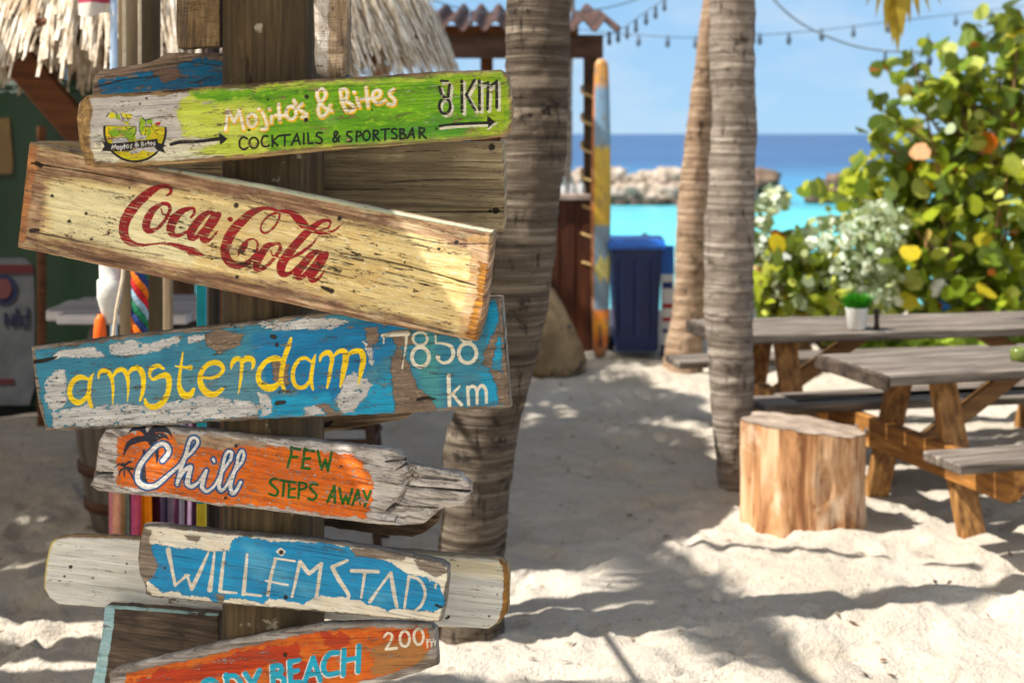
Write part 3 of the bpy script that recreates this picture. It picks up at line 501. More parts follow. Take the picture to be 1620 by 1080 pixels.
board('sign_board', 'sky blue board with cream capital letters and chipped white edges, mounted over the white board', 'sign', PG('226,831 220,857 218,891 220,909 229,927 229,940 241,945 345,955 420,961 493,967 587,976 680,984 696,984 702,966 710,909 709,896 698,889 592,867 493,853 400,845 347,841 238,829')[0], 2.88, .024, 5.6, [
    dict(t='edge', d=3.2, col=(226,214,190), col2=(234,226,206), amp=3.5, ns=(40,80), soft=.7, wear=.3, h=.25, id='cr'),
    dict(t='poly', data=PG('234,862 245,860 262,864 300,866 345,872 356,870 362,873 370,850 388,848 425,856 500,858 555,865 558,870 590,880 620,890 640,905 655,908 680,915 695,925 704,948 702,960 690,966 660,968 640,962 612,966 600,958 580,955 570,950 540,943 500,942 480,955 450,950 425,945 415,955 405,952 395,950 380,945 340,952 330,945 290,940 280,935 255,938 240,925 232,918 245,908 248,895 234,880'), col=(14,132,184), col2=(20,146,196), col3=(8,120,176), amp=6, ns=(36,50), soft=.5, cns=(14,18), cns3=(30,40), id='blue', h=.25),
    dict(t='poly', data=PG('385,860 420,870 430,900 410,920 390,900; 425,885 460,900 455,940 430,925; 470,920 500,925 500,945 470,940; 580,930 620,940 600,955'), col=(96,176,206), amp=12, ns=(30,40), soft=9, op=.55),
    dict(t='stroke', data=ST(wil1, **W1)+ST(wil2, **W2), col=(230,222,206), col2=(206,196,176), cns=(40,60), amp=.7, ns=(90,110), wear=.27, wns=(40,200)),
    dict(t='poly', data=PG('436,872 444,865 452,872 446,880; 685,925 692,922 690,932; 676,910 684,916 680,920'), col=(224,216,200), amp=.6),
    dict(t='poly', data=PG('222,834 240,838 236,856 250,895 240,912 228,925 219,900; 556,866 590,868 640,880 640,884 600,884 562,880; 655,885 700,892 708,905 690,912 664,900; 226,928 240,940 232,945; 340,938 356,940 352,955 345,950; 292,846 318,848 312,856 296,854'), col=(108,94,80), col2=(150,136,120), amp=4.5, ns=(30,110), cns=(14,150), soft=1, h=-.5),
    dict(t='stroke', data=dots('445,873,8; 452,944,8; 261,898,4; 700,960,3 690,957,4; 655,880,3'), **HOLE)],
    ((84,76,68), (128,118,106), (158,148,134), (100,82,66)), rad=.006, rag=1.7, grain=(6,105), seed=15, dirty=.3, chips=-.3, group=SIGN, lumps=.0012)
# --- lowest orange board
B1 = dict(x0=300, y0=980, s=4.05)
bea = '@130,440,52,58,36; !235,350 256,505; 232,362 290,357 328,400 330,460 300,500 258,505; !357,342 405,412; !450,322 405,412 418,500; !532,295 538,432; 532,298 578,292 590,328 540,350; 540,352 598,370 600,412 540,430; !642,265 648,400; !642,268 702,255,28; !645,332 695,322,28; !648,400 710,395,28; !737,402 792,242 838,385; !757,352 815,342,26; 950,208 895,218 857,290 882,348 950,338; !990,192 985,350; !1087,165 1080,328; !990,257 1085,242,28'
board('sign_board', 'lowest board, mottled orange and red with cyan BEACH lettering, rising to the right', 'sign', PG('170,1064 184,1055 286,1032 354,1015 456,996 506,987 591,984 680,986 689,994 692,1052 659,1066 560,1092 430,1120 300,1150 205,1168 176,1110')[0], 2.909, .02, -7.5, [
    dict(t='poly', data=PG('200,1065 300,1043 400,1020 470,1004 520,996 600,992 676,994 684,1020 660,1050 600,1070 450,1108 300,1140 215,1155 196,1100'), col=(222,112,18), col2=(204,84,10), col3=(206,120,44), amp=6, ns=(44,90), soft=.9, cns=(22,44), wear=.31, wns=(40,130), h=.3),
    dict(t='poly', data=PG('200,1080 260,1058 330,1050 400,1024 470,1018 480,1040 380,1062 300,1080 220,1100; 508,1000 550,1000 556,1020 530,1030 512,1020; 600,1000 660,994 640,1010; 430,1050 520,1040 500,1080 420,1090'), col=(178,44,12), amp=14, ns=(34,50), soft=1.5, op=.85),
    dict(t='poly', data=PG('590,1020 660,1010 680,1040 640,1056 590,1066'), col=(150,120,70), amp=14, ns=(36,80), soft=2, op=.7),
    dict(t='stroke', data=ST(bea, w0=36, dx=-7, dy=6, **B1), col=(232,230,222), amp=.4), dict(t='stroke', data=ST(bea, w0=33, **B1), col=(22,172,204), amp=.5, wear=.24),
    dict(t='stroke', data=ST('1245,110,14 1268,85,16 1297,97,16 1290,130,16 1258,188,16; !1258,188,18 1327,180,18; @1378,120,31,50,17; @1467,107,31,50,17; !1520,125,12 1525,175,12; 1522,142,12 1540,126,12 1549,145,12 1550,170,12; 1550,142,12 1566,124,12 1573,140,12 1574,165,12', **B1), col=(236,226,204), amp=.5, wear=.3),
    dict(t='stroke', data=dots('451,1035,5; 665,996,2'), **HOLE)],
    ((112,104,98), (156,148,140), (188,182,174), (120,100,84)), rad=.008, rag=1.2, grain=(6,100), seed=16, screws=[(451,1035)], group=SIGN, lumps=.001)
# --- boards behind the post
board('wooden_board', 'blue peeling driftwood board with a snapped top edge behind the green board', 'board', PG('144,190 144,148 145,126 156,111 233,99 252,90 264,83 345,84 420,95 500,116 552,119 552,165')[0], 3.135, .028, -6, [
    dict(t='poly', data=PG('158,128 200,118 240,110 246,122 262,112 285,100 305,92 345,94 420,104 552,124 552,165 150,190 158,150'), col=(0,104,150), col2=(0,120,168), amp=11, ns=(26,60), soft=.9, wear=.4, wns=(26,110), h=.3),
    dict(t='poly', data=PG('250,112 280,108 290,122 262,132 256,128'), col=(134,108,90), amp=7, ns=(30,90)),
    dict(t='stroke', data=ST('150,138,2 200,126,2.4 245,122,1.6; 270,95,1 345,104,1.5', w0=2), col=(40,32,28), amp=1)],
    ((86,70,58), (140,118,100), (176,154,132), (80,64,54)), rad=.009, rag=1.6, seed=21, group=BOARDB, lumps=.003)
board('wooden_board', 'wide plain grey brown plank with two bolt holes at its right end', 'board', PG('60,223 250,222 480,222 795,224 798,300 797,367 400,370 60,372')[0], 3.137, .026, .3, [
    dict(t='stroke', data=ST('500,340,1 640,336,1.6 770,335,2.4 790,334,2; 620,288,1 700,284,1.5 790,284,1; 500,300,1 640,299,1; 560,353,1 690,350,1.6; 640,240,1 700,238,1', w0=2), col=(58,46,32), amp=.9, ns=(30,160), h=-.8),
    dict(t='stroke', data=dots('778,233,12; 784,333,12; 775,334,6'), **HOLE)],
    ((120,104,78), (156,138,104), (180,164,128), (132,116,88)), rad=.004, rag=.9, grain=(2.5,60), seed=22, group=BOARDB, lumps=.0012, cracks=[(ST('500,340,1 640,336,1.6 770,335,3 795,334,2; 620,288,1 790,284,1.5', w0=2), .003)])
board('wooden_board', 'short brown board with a splintered end peeking out below the teal board', 'board', PG('380,640 655,640 652,655 640,663 560,677 495,685 380,698')[0], 3.139, .025, -6, [
    dict(t='stroke', data=ST('495,676,8 515,672,8 525,667,4', w0=3), **HOLE)], ((120,96,68), (166,138,104), (188,162,126), (110,88,62)), rad=.004, rag=1.4, seed=23, group=BOARDB)
board('wooden_board', 'dark rough board behind and just below the orange driftwood board', 'board', PG('380,785 690,790 698,812 690,830 672,843 650,850 600,846 540,838 495,830 380,820')[0], 3.141, .03, 4.5, [],
    ((58,44,32), (92,70,50), (120,96,70), (50,38,28)), rad=.008, rag=2.2, seed=24, group=BOARDB, lumps=.004)
board('wooden_board', 'long white painted plank with rounded ends behind the sky blue board', 'board', PG('67,930 70,895 75,867 80,856 89,851 111,848 166,850 228,852 340,853 480,860 594,870 698,878 780,883 792,886 800,893 804,917 803,950 801,970 789,987 771,996 688,993 560,983 347,972 166,963 91,957 76,946')[0], 3.135, .03, 2.6, [
    dict(t='edge', d=1.8, col=(226,224,216), col2=(212,212,206), amp=1.8, ns=(60,60), soft=.7, cns=(9,70), h=.3, wear=.22),
    dict(t='poly', data=PG('590,868 790,884 800,915 700,905 600,895'), col=(222,206,160), amp=12, ns=(12,60), soft=8, op=.7),
    dict(t='poly', data=PG('789,884 803,893 805,940 803,968 789,990 770,998 786,985 795,960 797,920 796,900'), col=(168,116,44), col2=(110,76,36), amp=4, ns=(80,80)),
    dict(t='poly', data=PG('67,930 70,895 76,862 84,853 90,851 80,870 74,900 72,930 78,945 70,942'), col=(214,196,120), amp=3, ns=(80,80)),
    dict(t='poly', data=PG('785,988 800,978 790,990 775,994'), col=(70,160,130), amp=3),
    dict(t='stroke', data=dots('112,896,6; 201,891,4; 102,911,4; 94,918,3; 147,914,3; 724,894,3; 787,940,3; 710,975,5 705,978,3; 774,974,3; 198,905,3'), **HOLE)],
    ((120,92,56), (160,128,84), (190,160,112), (110,84,52)), rad=.01, rag=1.6, grain=(4,85), seed=25, dirty=.25, chips=-1, group=BOARDB, lumps=.0022)
board('wooden_board', 'dark brown board with a pale blue painted left edge at the bottom', 'board', PG('165,958 200,960 345,972 352,1100 340,1180 130,1180 138,1105 147,1070 160,1008')[0], 3.139, .03, 4, [
    dict(t='poly', data=PG('160,956 181,959 180,990 172,1035 166,1080 158,1180 120,1180 138,1100'), col=(152,196,204), col2=(174,206,210), amp=2.2, ns=(60,60), wear=.3, wns=(80,80)),
    dict(t='poly', data=PG('165,956 345,970 345,974 165,961'), col=(160,196,196), amp=1)],
    ((62,50,40), (92,76,62), (120,102,86), (54,42,34)), rad=.005, rag=1.5, grain=(4,70), seed=26, group=BOARDB)
board('wooden_board', 'upright brown board with rough sawn end grain left of the post top', 'board', PG('280,-70 348,-70 348,73 318,75 300,76 282,77 279,60')[0], 2.99, .05, 1, [
    dict(t='poly', data=PG('278,-70 296,-70 297,30 296,76 280,78'), col=(84,66,48), col2=(140,118,88), amp=1.5, cns=(240,10), h=-.4)],
    ((92,70,44), (128,102,66), (150,124,86), (80,60,40)), yaw=0, rad=.003, rag=1.0, grain=(60,9), seed=27, group=BOARDB)
board('wooden_board', 'upright grey board with rounded bottom end right of the post top', 'board', PG('494,-70 552,-70 552,95 549,112 541,121 528,123 512,122 500,116 496,100')[0], 2.885, .04, 0, [
    dict(t='poly', data=PG('494,-70 522,-70 520,60 520,123 496,123'), col=(206,198,188), col2=(170,156,140), amp=8, ns=(110,20), soft=2, wear=.36, wns=(200,40))],  # pale left strip: sunlit edge put into the colour
    ((110,88,64), (158,134,104), (186,164,134), (96,76,58)), yaw=0, rad=.014, rag=1.0, grain=(85,6), seed=28, group=BOARDB, lumps=.002)
# ------------------------------------------------------------------ ground, sea, breakwater
_fr = random.Random(19)
FOOT = [(_fr.uniform(-2.9, 3.4), 4.6+6.6*_fr.random()**1.25, _fr.uniform(0, 6.28), _fr.uniform(.11, .15), _fr.uniform(.045, .065), _fr.uniform(.008, .022)) for _ in range(420)]
def ground_h(x, y):
    x = np.asarray(x, float); y = np.asarray(y, float)
    h = (fbm(x*.8, y*.8, 3, 3)-.5)*.10
    m = fbm(x*3.2, y*3.2, 5, 3)-.5; h = h+m*.06
    a = vn(x*6.5, y*6.5, 8); h = h-np.clip(a-.62, 0, 1)*.12+(fbm(x*13, y*13, 9, 3)-.5)*.028
    for fx_, fy_, fa_, fl_, fw_, fd_ in FOOT:
        m_ = (np.abs(x-fx_) < .34) & (np.abs(y-fy_) < .34)
        if not m_.any(): continue
        ux = (x[m_]-fx_)*math.cos(fa_)+(y[m_]-fy_)*math.sin(fa_); uy = -(x[m_]-fx_)*math.sin(fa_)+(y[m_]-fy_)*math.cos(fa_); q_ = np.sqrt((ux/fl_)**2+(uy/fw_)**2)
        h[m_] += -fd_*np.clip(1.15-q_, 0, .75)/.75+fd_*.55*np.exp(-((q_-1.25)/.22)**2)
    for cx, cy, r, up in ((1.38, 6.74, .42, .045), (1.13, 7.3, .28, .04), (-.18, 5.3, .4, -.02), (.93, 11.2, .5, .05)):
        d = np.hypot(x-cx, y-cy); h = h+up*np.exp(-(d/r)**2*2)
    s = np.clip((y-14.5)/9, 0, 1); s2 = s*s*(3-2*s)
    far = np.clip((y-14)/4, 0, 1); h = h*(1-far*.7)-1.75*s2-np.clip(y-24, 0, 300)*.035
    return h
def axis(parts):
    r = []
    for a, b, st in parts: r.append(np.arange(a, b, st))
    return np.concatenate(r+[np.array([parts[-1][1]])])
gx = axis([(-400,-60,40),(-60,-12,4),(-12,-4,.4),(-4,-2.6,.08),(-2.6,3.6,.026),(3.6,6,.1),(6,14,.5),(14,60,4),(60,400,40)])
gy = axis([(-60,-6,3),(-6,3.6,.3),(3.6,4.5,.06),(4.5,9.5,.026),(9.5,15,.06),(15,30,.5),(30,120,6),(120,900,60)])
GX, GYY = np.meshgrid(gx, gy); GZ = ground_h(GX, GYY); ni, nj = GX.shape; ii = np.arange(ni*nj).reshape(ni, nj)
t = NT('sand'); c = t.geo(); n = t.noise(c, 1.3, 5, .6); n2 = t.noise(c, 26, 5, .7); n3 = t.noise(t.scale(c, (1,1,1), (5,2,1)), 120, 2, .6)
col = t.ramp(n, [(.3, lin((184,172,154))), (.7, lin((208,197,181)))]); col = t.mix(t.rng(n2, .60, .72), col, lin((156,142,124))); col = t.mix(t.rng(n3, .62, .74), col, lin((112,98,82)))
raw('sand', np.stack([GX.ravel(), GYY.ravel(), GZ.ravel()], 1), np.stack([ii[:-1,:-1].ravel(), ii[:-1,1:].ravel(), ii[1:,1:].ravel(), ii[1:,:-1].ravel()], 1),
    t.done(col, .95, t.bump(t.math('ADD', n2, t.math('MULTIPLY', n3, .5)), .03, .9), .1), None, True)
tag(bpy.data.objects['sand'], kind='structure')
SEA = -1.0
sx = np.concatenate([-np.geomspace(30000, 20, 40), np.linspace(-16, 16, 9), np.geomspace(20, 30000, 40)]); sy = np.concatenate([np.linspace(17, 60, 30), np.geomspace(63, 50000, 70)])
SX, SY = np.meshgrid(sx, sy); ni, nj = SX.shape; ii = np.arange(ni*nj).reshape(ni, nj)
t = NT('sea_water'); c = t.geo(); sp = t.t.nodes.new('ShaderNodeSeparateXYZ'); t.put(sp.inputs[0], c); yv = t.math('ADD', sp.outputs[1], t.math('MULTIPLY', t.noise(t.scale(c, (.02,.05,1)), 1, 3), 40))
w1 = t.noise(t.scale(c, (.16,.5,1)), 1, 6, .68); w2 = t.noise(t.scale(c, (.03,.04,1)), 1, 6, .7)
col = t.ramp(t.rng(yv, 30, 430), [(0, lin((112,204,196))), (.08, lin((84,188,190))), (.17, lin((52,124,160))), (.30, lin((36,78,120))), (1, lin((34,70,110)))])
col = t.mix(t.rng(w2, .42, .62), col, t.mix(.65, col, lin((12,40,88)))); col = t.mix(t.rng(w1, .62, .70), col, t.mix(.4, col, lin((210,225,230))))
raw('sea', np.stack([SX.ravel(), SY.ravel(), SX.ravel()*0+SEA], 1), np.stack([ii[:-1,:-1].ravel(), ii[:-1,1:].ravel(), ii[1:,1:].ravel(), ii[1:,:-1].ravel()], 1),
    t.done(col, .32, t.bump(w1, .25, .5), .25), None, True)
tag(bpy.data.objects['sea'], kind='structure')
rock_l = mat('pale_boulder', (112,96,84), (186,170,154), (1.6,1.6,1.6), .9, 6, .09, .34, .58, c3=(214,202,188)); rock_d = mat('brown_boulder', (84,68,58), (132,108,90), (1.6,1.6,1.6), .9, 5, .06)
wet = mat('wet_rock', (44,38,32), (74,62,48), (2,2,2), .6)
rr = random.Random(5)
def boulder(x, y, z, s, m, lab, grp):
    v = []; n1, n2 = 11, 14; sd = rr.randint(0, 9999); fl = rr.uniform(.62, .85)
    for i in range(n1+1):
        th = math.pi*i/n1
        for k in range(n2):
            ph = 2*math.pi*k/n2; d = np.array([math.sin(th)*math.cos(ph), math.sin(th)*math.sin(ph), math.cos(th)])
            q = 1+.62*(float(fbm(d[0]*1.9+sd, d[1]*1.9+d[2]*2.5, 4, 4, .6))-.5)*2
            d = np.sign(d)*np.abs(d)**.7
            v.append((x+d[0]*q*s*rr.uniform(.97,1.03), y+d[1]*q*s, z+d[2]*q*s*fl))
    f = [(i*n2+k, i*n2+(k+1) % n2, (i+1)*n2+(k+1) % n2, (i+1)*n2+k) for i in range(n1) for k in range(n2)]
    r = thing('boulder', lab, 'boulder', (x, y, z), 0, grp); raw('rock', np.array(v), f, m, r)
for px in np.arange(862, 1190, 15):
    pxx = px+rr.uniform(-5, 5); s = rr.uniform(.36, .56); boulder((pxx-810)/F*58, 58+rr.uniform(-.5,.5), -.62+rr.uniform(-.1,.1), s*1.1, rock_l, 'pale boulder in the low breakwater between turquoise lagoon and sea', 'pale breakwater boulders')
    if rr.random() < .8: boulder((pxx+6-810)/F*58.7, 58.9, -.1+rr.uniform(-.12,.16), rr.uniform(.34,.6), rock_l, 'pale boulder in the low breakwater between turquoise lagoon and sea', 'pale breakwater boulders')
for px in np.arange(860, 1190, 24): boulder((px+rr.uniform(-6,6)-810)/F*57, 57, -.98, rr.uniform(.24,.36), wet, 'dark wet rock at the foot of the breakwater', 'wet breakwater rocks')
for px, py, s in ((1206,284,.62),(1216,302,.55),(1196,306,.5),(1330,292,.75),(1348,298,.7),(1310,304,.5),(1372,300,.6),(1395,306,.6),(1284,306,.34),(1300,310,.3),(1420,308,.55)):
    q = P(px, py, 58.5); boulder(q.x, q.y, q.z-.1, s, rock_d, 'dark brown boulder of the breakwater right of the slim palm', 'brown breakwater boulders')
# ------------------------------------------------------------------ palms
def bark(name, c1, c2, c3, ring=38):
    t = NT(name); c = t.coord(); w = t.noise(t.scale(c, (2.5, 2.5, 2)), 1, 3); z = t.scale(c, (1.4, 1.4, ring)); n1 = t.noise(z, 1, 5, .68, .5); n2 = t.noise(t.scale(c, (26, 26, 7)), 1, 4, .65); n3 = t.noise(c, 3.2, 3)
    col = t.ramp(n1, [(.3, lin(c1)), (.5, lin(c2)), (.68, lin(c3))]); col = t.mix(t.rng(t.noise(t.scale(c, (7,7,11)), 1, 5, .7), .44, .34), col, tuple(x*.6 for x in lin(c1)[:3])+(1,)); col = t.mix(t.rng(n2, .42, .30), col, tuple(x*.5 for x in lin(c1)[:3])+(1,)); col = t.mix(t.rng(n3, .55, .75), col, lin(c2))
    return t.done(col, .9, t.bump(t.math('ADD', n1, t.math('MULTIPLY', n2, .6)), .02, .9), .15)
BARK = bark('grey_palm_bark', (88,77,67), (128,116,104), (174,162,148)); BARK_SHADED = bark('shaded_palm_bark', (52,44,37), (88,77,65), (136,123,107)); BARKB = bark('brown_palm_bark', (96,74,56), (150,124,100), (190,166,140))  # dark bark: the near palm's shade is put into its colour
frond_m = None
def frond(mb, base, yaw, L=3.2, droop=.55, pitch=.5, n=46, wleaf=.045, seed=0, lf=1.0):
    rs = random.Random(seed); pts = []; d = Vector((math.cos(yaw), math.sin(yaw), 0)); p = Vector(base); a = pitch; st = L/14
    for i in range(15):
        pts.append(p.copy()); p = p+(d*math.cos(a)+Vector((0,0,1))*math.sin(a))*st; a -= droop*2.1/14*(1+.6*i/14)
    mb.tube(pts, [.03*(1-i/16)+.004 for i in range(15)], 5)
    side = Vector((-d.y, d.x, 0))
    for i in range(n):
        u = .12+.87*i/n; k = u*14; j = min(int(k), 13); q = pts[j].lerp(pts[j+1], k-j); t = (pts[j+1]-pts[j]).normalized()
        ll = lf*.75*math.sin(math.pi*min(1, u*.86+.1))**.6*L/3.2*(.85+.3*rs.random())
        for s in (-1, 1):
            o = (side*s*.85+t*.6+Vector((0,0,-.28-.5*rs.random()))).normalized(); w = t*wleaf*.5; m = q+o*ll*.5+Vector((0,0,-.02)); e = q+o*ll+Vector((0,0,-.16*ll))
            mb.add([q-w, q+w, m+w, m-w, e], [(0,1,2,3), (3,2,4)])
PALMG = mat('palm_frond_green', (52,74,22), (96,112,34), (3,3,3), .55, trans=.3); PALMY = mat('palm_frond_yellow', (150,124,30), (196,170,60), (4,4,4), .6, trans=.3)
def palm_tree(label, path, rad, bk, crown=12, seed=1, L=3.2, extra=(), roots=False, group='coconut palms'):
    root = thing('palm_tree', label, 'palm tree', path[0], 0, group); rs = random.Random(seed)
    P_ = cr_spline(np.array([list(p) for p in path]), 10); zr = np.array([p[2] for p in path]); R_ = np.interp(np.arange(len(P_)), np.arange(len(path))*10, rad)
    # dense rings along the trunk
    m = int(max(40, (P_[-1,2]-P_[0,2])/.022)); s = np.linspace(0, len(P_)-1, m); v = []; n = 28
    for i, q in enumerate(s):
        j = min(int(q), len(P_)-2); c = P_[j]*(1-(q-j))+P_[j+1]*(q-j); r = np.interp(q, np.arange(len(R_)), R_); z = c[2]
        ph = z*9.5+1.2*float(fbm(z*1.3, seed, 2, 2)); ring = .018*(abs((ph % 1)-.35)-.3)
        a = 2*math.pi*np.arange(n)/n; dr = (fbm(np.cos(a)*2+seed*5, np.sin(a)*2+z*5, 4, 4)-.5)*.16+(fbm(np.cos(a)*4+seed, np.sin(a)*4+z*30, 5, 3)-.5)*.13
        rr_ = r*(1+ring+dr); v.append(np.stack([c[0]+rr_*np.cos(a), c[1]+rr_*np.sin(a), np.full(n, z)], 1))
    v = np.vstack(v); k = np.arange(n); f = np.vstack([np.stack([i*n+k, i*n+(k+1) % n, (i+1)*n+(k+1) % n, (i+1)*n+k], 1) for i in range(m-1)])
    raw('trunk', v, f, bk, root, True)
    if crown or extra:
        mb = MB(); top = Vector(P_[-1])
        for i in range(crown): frond(mb, top, 2*math.pi*i/crown+rs.uniform(-.2,.2), L*rs.uniform(.85,1.1), rs.uniform(.5,.95), rs.uniform(.15,.85), seed=seed*50+i)
        for (yw, l, dr, pi_) in extra: frond(mb, top, yw, l, dr, pi_, seed=int(yw*100)+seed, lf=.5)
        mb.build('crown', PALMG, root)
    return root
def pth(Y, lst, extra):   # (px, py, width px) list from the ground up, then world points above the frame
    a = [(*P(x, y, Y), w/2*Y/F) for x, y, w in lst]+extra; return [p[:3] for p in a], [p[3] for p in a]
p, r = pth(5.28, [(744,1040,132),(744,1000,112),(744,900,108),(750,800,104),(760,700,112),(786,600,114),(806,500,116),(822,400,112),(836,300,106),(846,200,102),(850,100,100),(853,0,98)], [])
p += [(.13,5.35,3.6),(.3,5.5,8.2)]; r += [.105,.09]
palm_tree('thick leaning palm whose grey trunk is coloured as in shade, right behind the signpost', p, r, BARK_SHADED, 11, 3, 3.0)
p, r = pth(7.28, [(1163,812,40),(1162,785,48),(1161,740,54),(1158,650,66),(1154,560,73),(1152,480,78),(1155,350,77),(1161,200,71),(1160,0,70)], [])
p += [(1.2,7.3,4.0),(1.5,7.4,8.0)]; r += [.105,.09]
palm_tree('slim ringed palm in front of the picnic tables, next to the log stump', p, r, BARK, 10, 6, 2.8)
p, r = pth(11.2, [(1080,610,76),(1080,592,64),(1082,540,58),(1090,480,50),(1095,350,50),(1106,200,40),(1116,100,32),(1128,0,30)], [])
p += [(1.8,11.3,4.2),(2.5,11.4,8.0)]; r += [.08,.07]
palm_tree('palm with reddish brown trunk leaning right, beside the blue bin', p, r, BARKB, 10, 9, 2.8)
p, r = pth(17.5, [(886,470,30),(888,380,28),(890,300,27),(893,200,25),(894,120,24)], [])
p += [(.75,17.5,5.2),(.9,17.5,7.5)]; r += [.09,.08]
palm_tree('distant pale grey palm seen between the thick palm and the striped post', p, r, BARK, 10, 12, 2.8)
# palms that stand left of the frame and throw the feathery shade on the sand
palm_tree('tall palm standing left of the photo', [(-3.9,8.6,-.05),(-3.8,8.6,1.5),(-3.6,8.6,3.6),(-3.4,8.55,5.3)], [.2,.16,.13,.11], BARK, 13, 21, 2.05)
palm_tree('leaning palm left of the photographer with a thin crown', [(-3.4,2.6,-.05),(-3.3,2.7,1.6),(-2.9,3.2,3.6),(-2.5,3.7,5.3)], [.2,.16,.13,.11], BARK, 0, 22, 2.2, extra=tuple((math.radians(d_), l_, .22, .2) for d_, l_ in ((104,2.9),(109,3.0),(172,1.5),(190,1.6),(320,1.2))))
palm_tree('tall palm far left beside the thatched hut', [(-6.2,5.2,-.05),(-6.1,5.2,2),(-5.9,5.8,3.6),(-5.7,6.2,5.0)], [.2,.16,.13,.11], BARK, 12, 23, 1.9)
palm_tree('tall palm behind the thatched hut', [(-5.2,10.4,-.05),(-5.0,10.3,2),(-4.4,10.0,4),(-3.9,9.9,5.6)], [.2,.16,.13,.11], BARK, 13, 25, 2.5)
# a dry frond hanging into the top right corner
rt = thing('palm_frond', 'yellowing palm frond tip hanging down at the top right', 'palm frond', (3.0, 10.0, 3.4)); mb = MB()
for i, (px, py, w, dx) in enumerate(((1385,30,.02,-.06),(1400,55,.03,-.05),(1412,72,.045,-.03),(1420,85,.05,-.01),(1428,60,.045,.03),(1440,40,.03,.06),(1455,30,.03,.1),(1472,22,.02,.14),(1370,12,.02,-.12),(1490,10,.02,.2),(1408,50,.05,-.02),(1416,66,.05,.0))):
    e = P(px, py, 10.0+(i % 4)*.05); b = P(1424+(px-1424)*.55, -60, 10+(i % 3)*.05); m_ = b.lerp(e, .6)+Vector((0, .02, .0)); w_ = Vector((w, .01, 0)); mb.add([b-w_*.6, b+w_*.6, m_+w_, m_-w_, e], [(0,1,2,3),(3,2,4)])
mb.tube([P(1424,-60,10.05), P(1430,-300,10.3), P(1500,-600,10.8)], [.02,.03,.04], 6); mb.build('leaflets', PALMY, rt)
# ------------------------------------------------------------------ string lights
wire_m = mat('grey_cable', (70,80,92), (90,100,112)); bulb_m = mat('smoked_bulb', (62,78,100), (96,112,132), rough=.2, spec=.6)
def lights(label, pts, Y, bulbs, rad=.006, bs=.034, wm=None):
    root = thing('string_lights', label, 'string lights', P(pts[0][0], pts[0][1], Y)); q = cr_spline([list(P(x, y, Y)) for x, y in pts], 8)
    MB().tube([tuple(a) for a in q], rad, 6).build('cable', wm or wire_m, root)
    for x, y in bulbs:
        b = P(x, y, Y); m = MB(); m.lathe([(.012,0),(.016,-.02),(.016,-.05),(bs*.45,-.07),(bs*.62,-.07-bs*.6),(bs*.5,-.07-bs*1.3),(.005,-.07-bs*1.7)], b, 10); m.build('bulb', bulb_m, root, True)
lights('string of dark bulbs rising right from the corrugated roof corner', [(930,66),(965,54),(990,42),(1020,20),(1050,0),(1090,-30)], 13, [(964,50),(978,46),(992,40),(1006,30),(1022,18),(1037,8),(1051,-4)], .004, .036)
lights('faint level string of bulbs across the open sky', [(900,45),(960,52),(1010,56),(1100,60),(1200,56),(1300,48),(1400,36),(1500,24),(1650,6)], 19, [(1010,54),(1056,56),(1100,57),(1202,52),(1248,52),(1300,46),(1350,40),(1405,33),(1512,22),(1565,14)], .006, .06)
lights('thick cable sagging from the top edge towards the shrub', [(1190,-50),(1225,0),(1260,32),(1300,54),(1350,72),(1400,80),(1460,80),(1540,62),(1640,20)], 12.5, [(1400,80),(1470,78)], .011, .05, mat('pale_cable', (120,140,160), (140,160,180)))
lights('thin cable above the corrugated roof', [(640,-20),(700,6),(760,20),(800,22),(860,22),(920,18),(980,8),(1060,-20)], 13, [(745,17),(905,20)], .006, .04)

# fallen leaf bits, twigs and shell scraps on the sand
rg = np.random.default_rng(77); N = 900; lx = rg.uniform(-3.2, 3.6, N); ly = 4.7+rg.random(N)**1.3*6.5; lz = ground_h(lx, ly)+.004; V = []; Fc = []
for i in range(N):
    a = rg.uniform(0, 6.28); L = rg.uniform(.006, .03); w = L*rg.uniform(.12, .6); d = np.array([math.cos(a), math.sin(a), rg.normal(0, .2)]); s_ = np.array([-d[1], d[0], rg.normal(0, .2)]); c = np.array([lx[i], ly[i], lz[i]+.004]); b = len(V)
    V += [c-d*L, c+s_*w*.6+[0,0,.004], c+d*L, c-s_*w*.6+[0,0,.002]]; Fc.append((b, b+1, b+2, b+3))
o = raw('leaf_litter', np.array(V), np.array(Fc), mat('dry_leaf_litter', (70,50,32), (128,98,66), (3,3,3), .9, lo=.4, hi=.6)); tag(o, 'dry leaf bits and twigs strewn over the sand', 'litter', None, 'stuff')
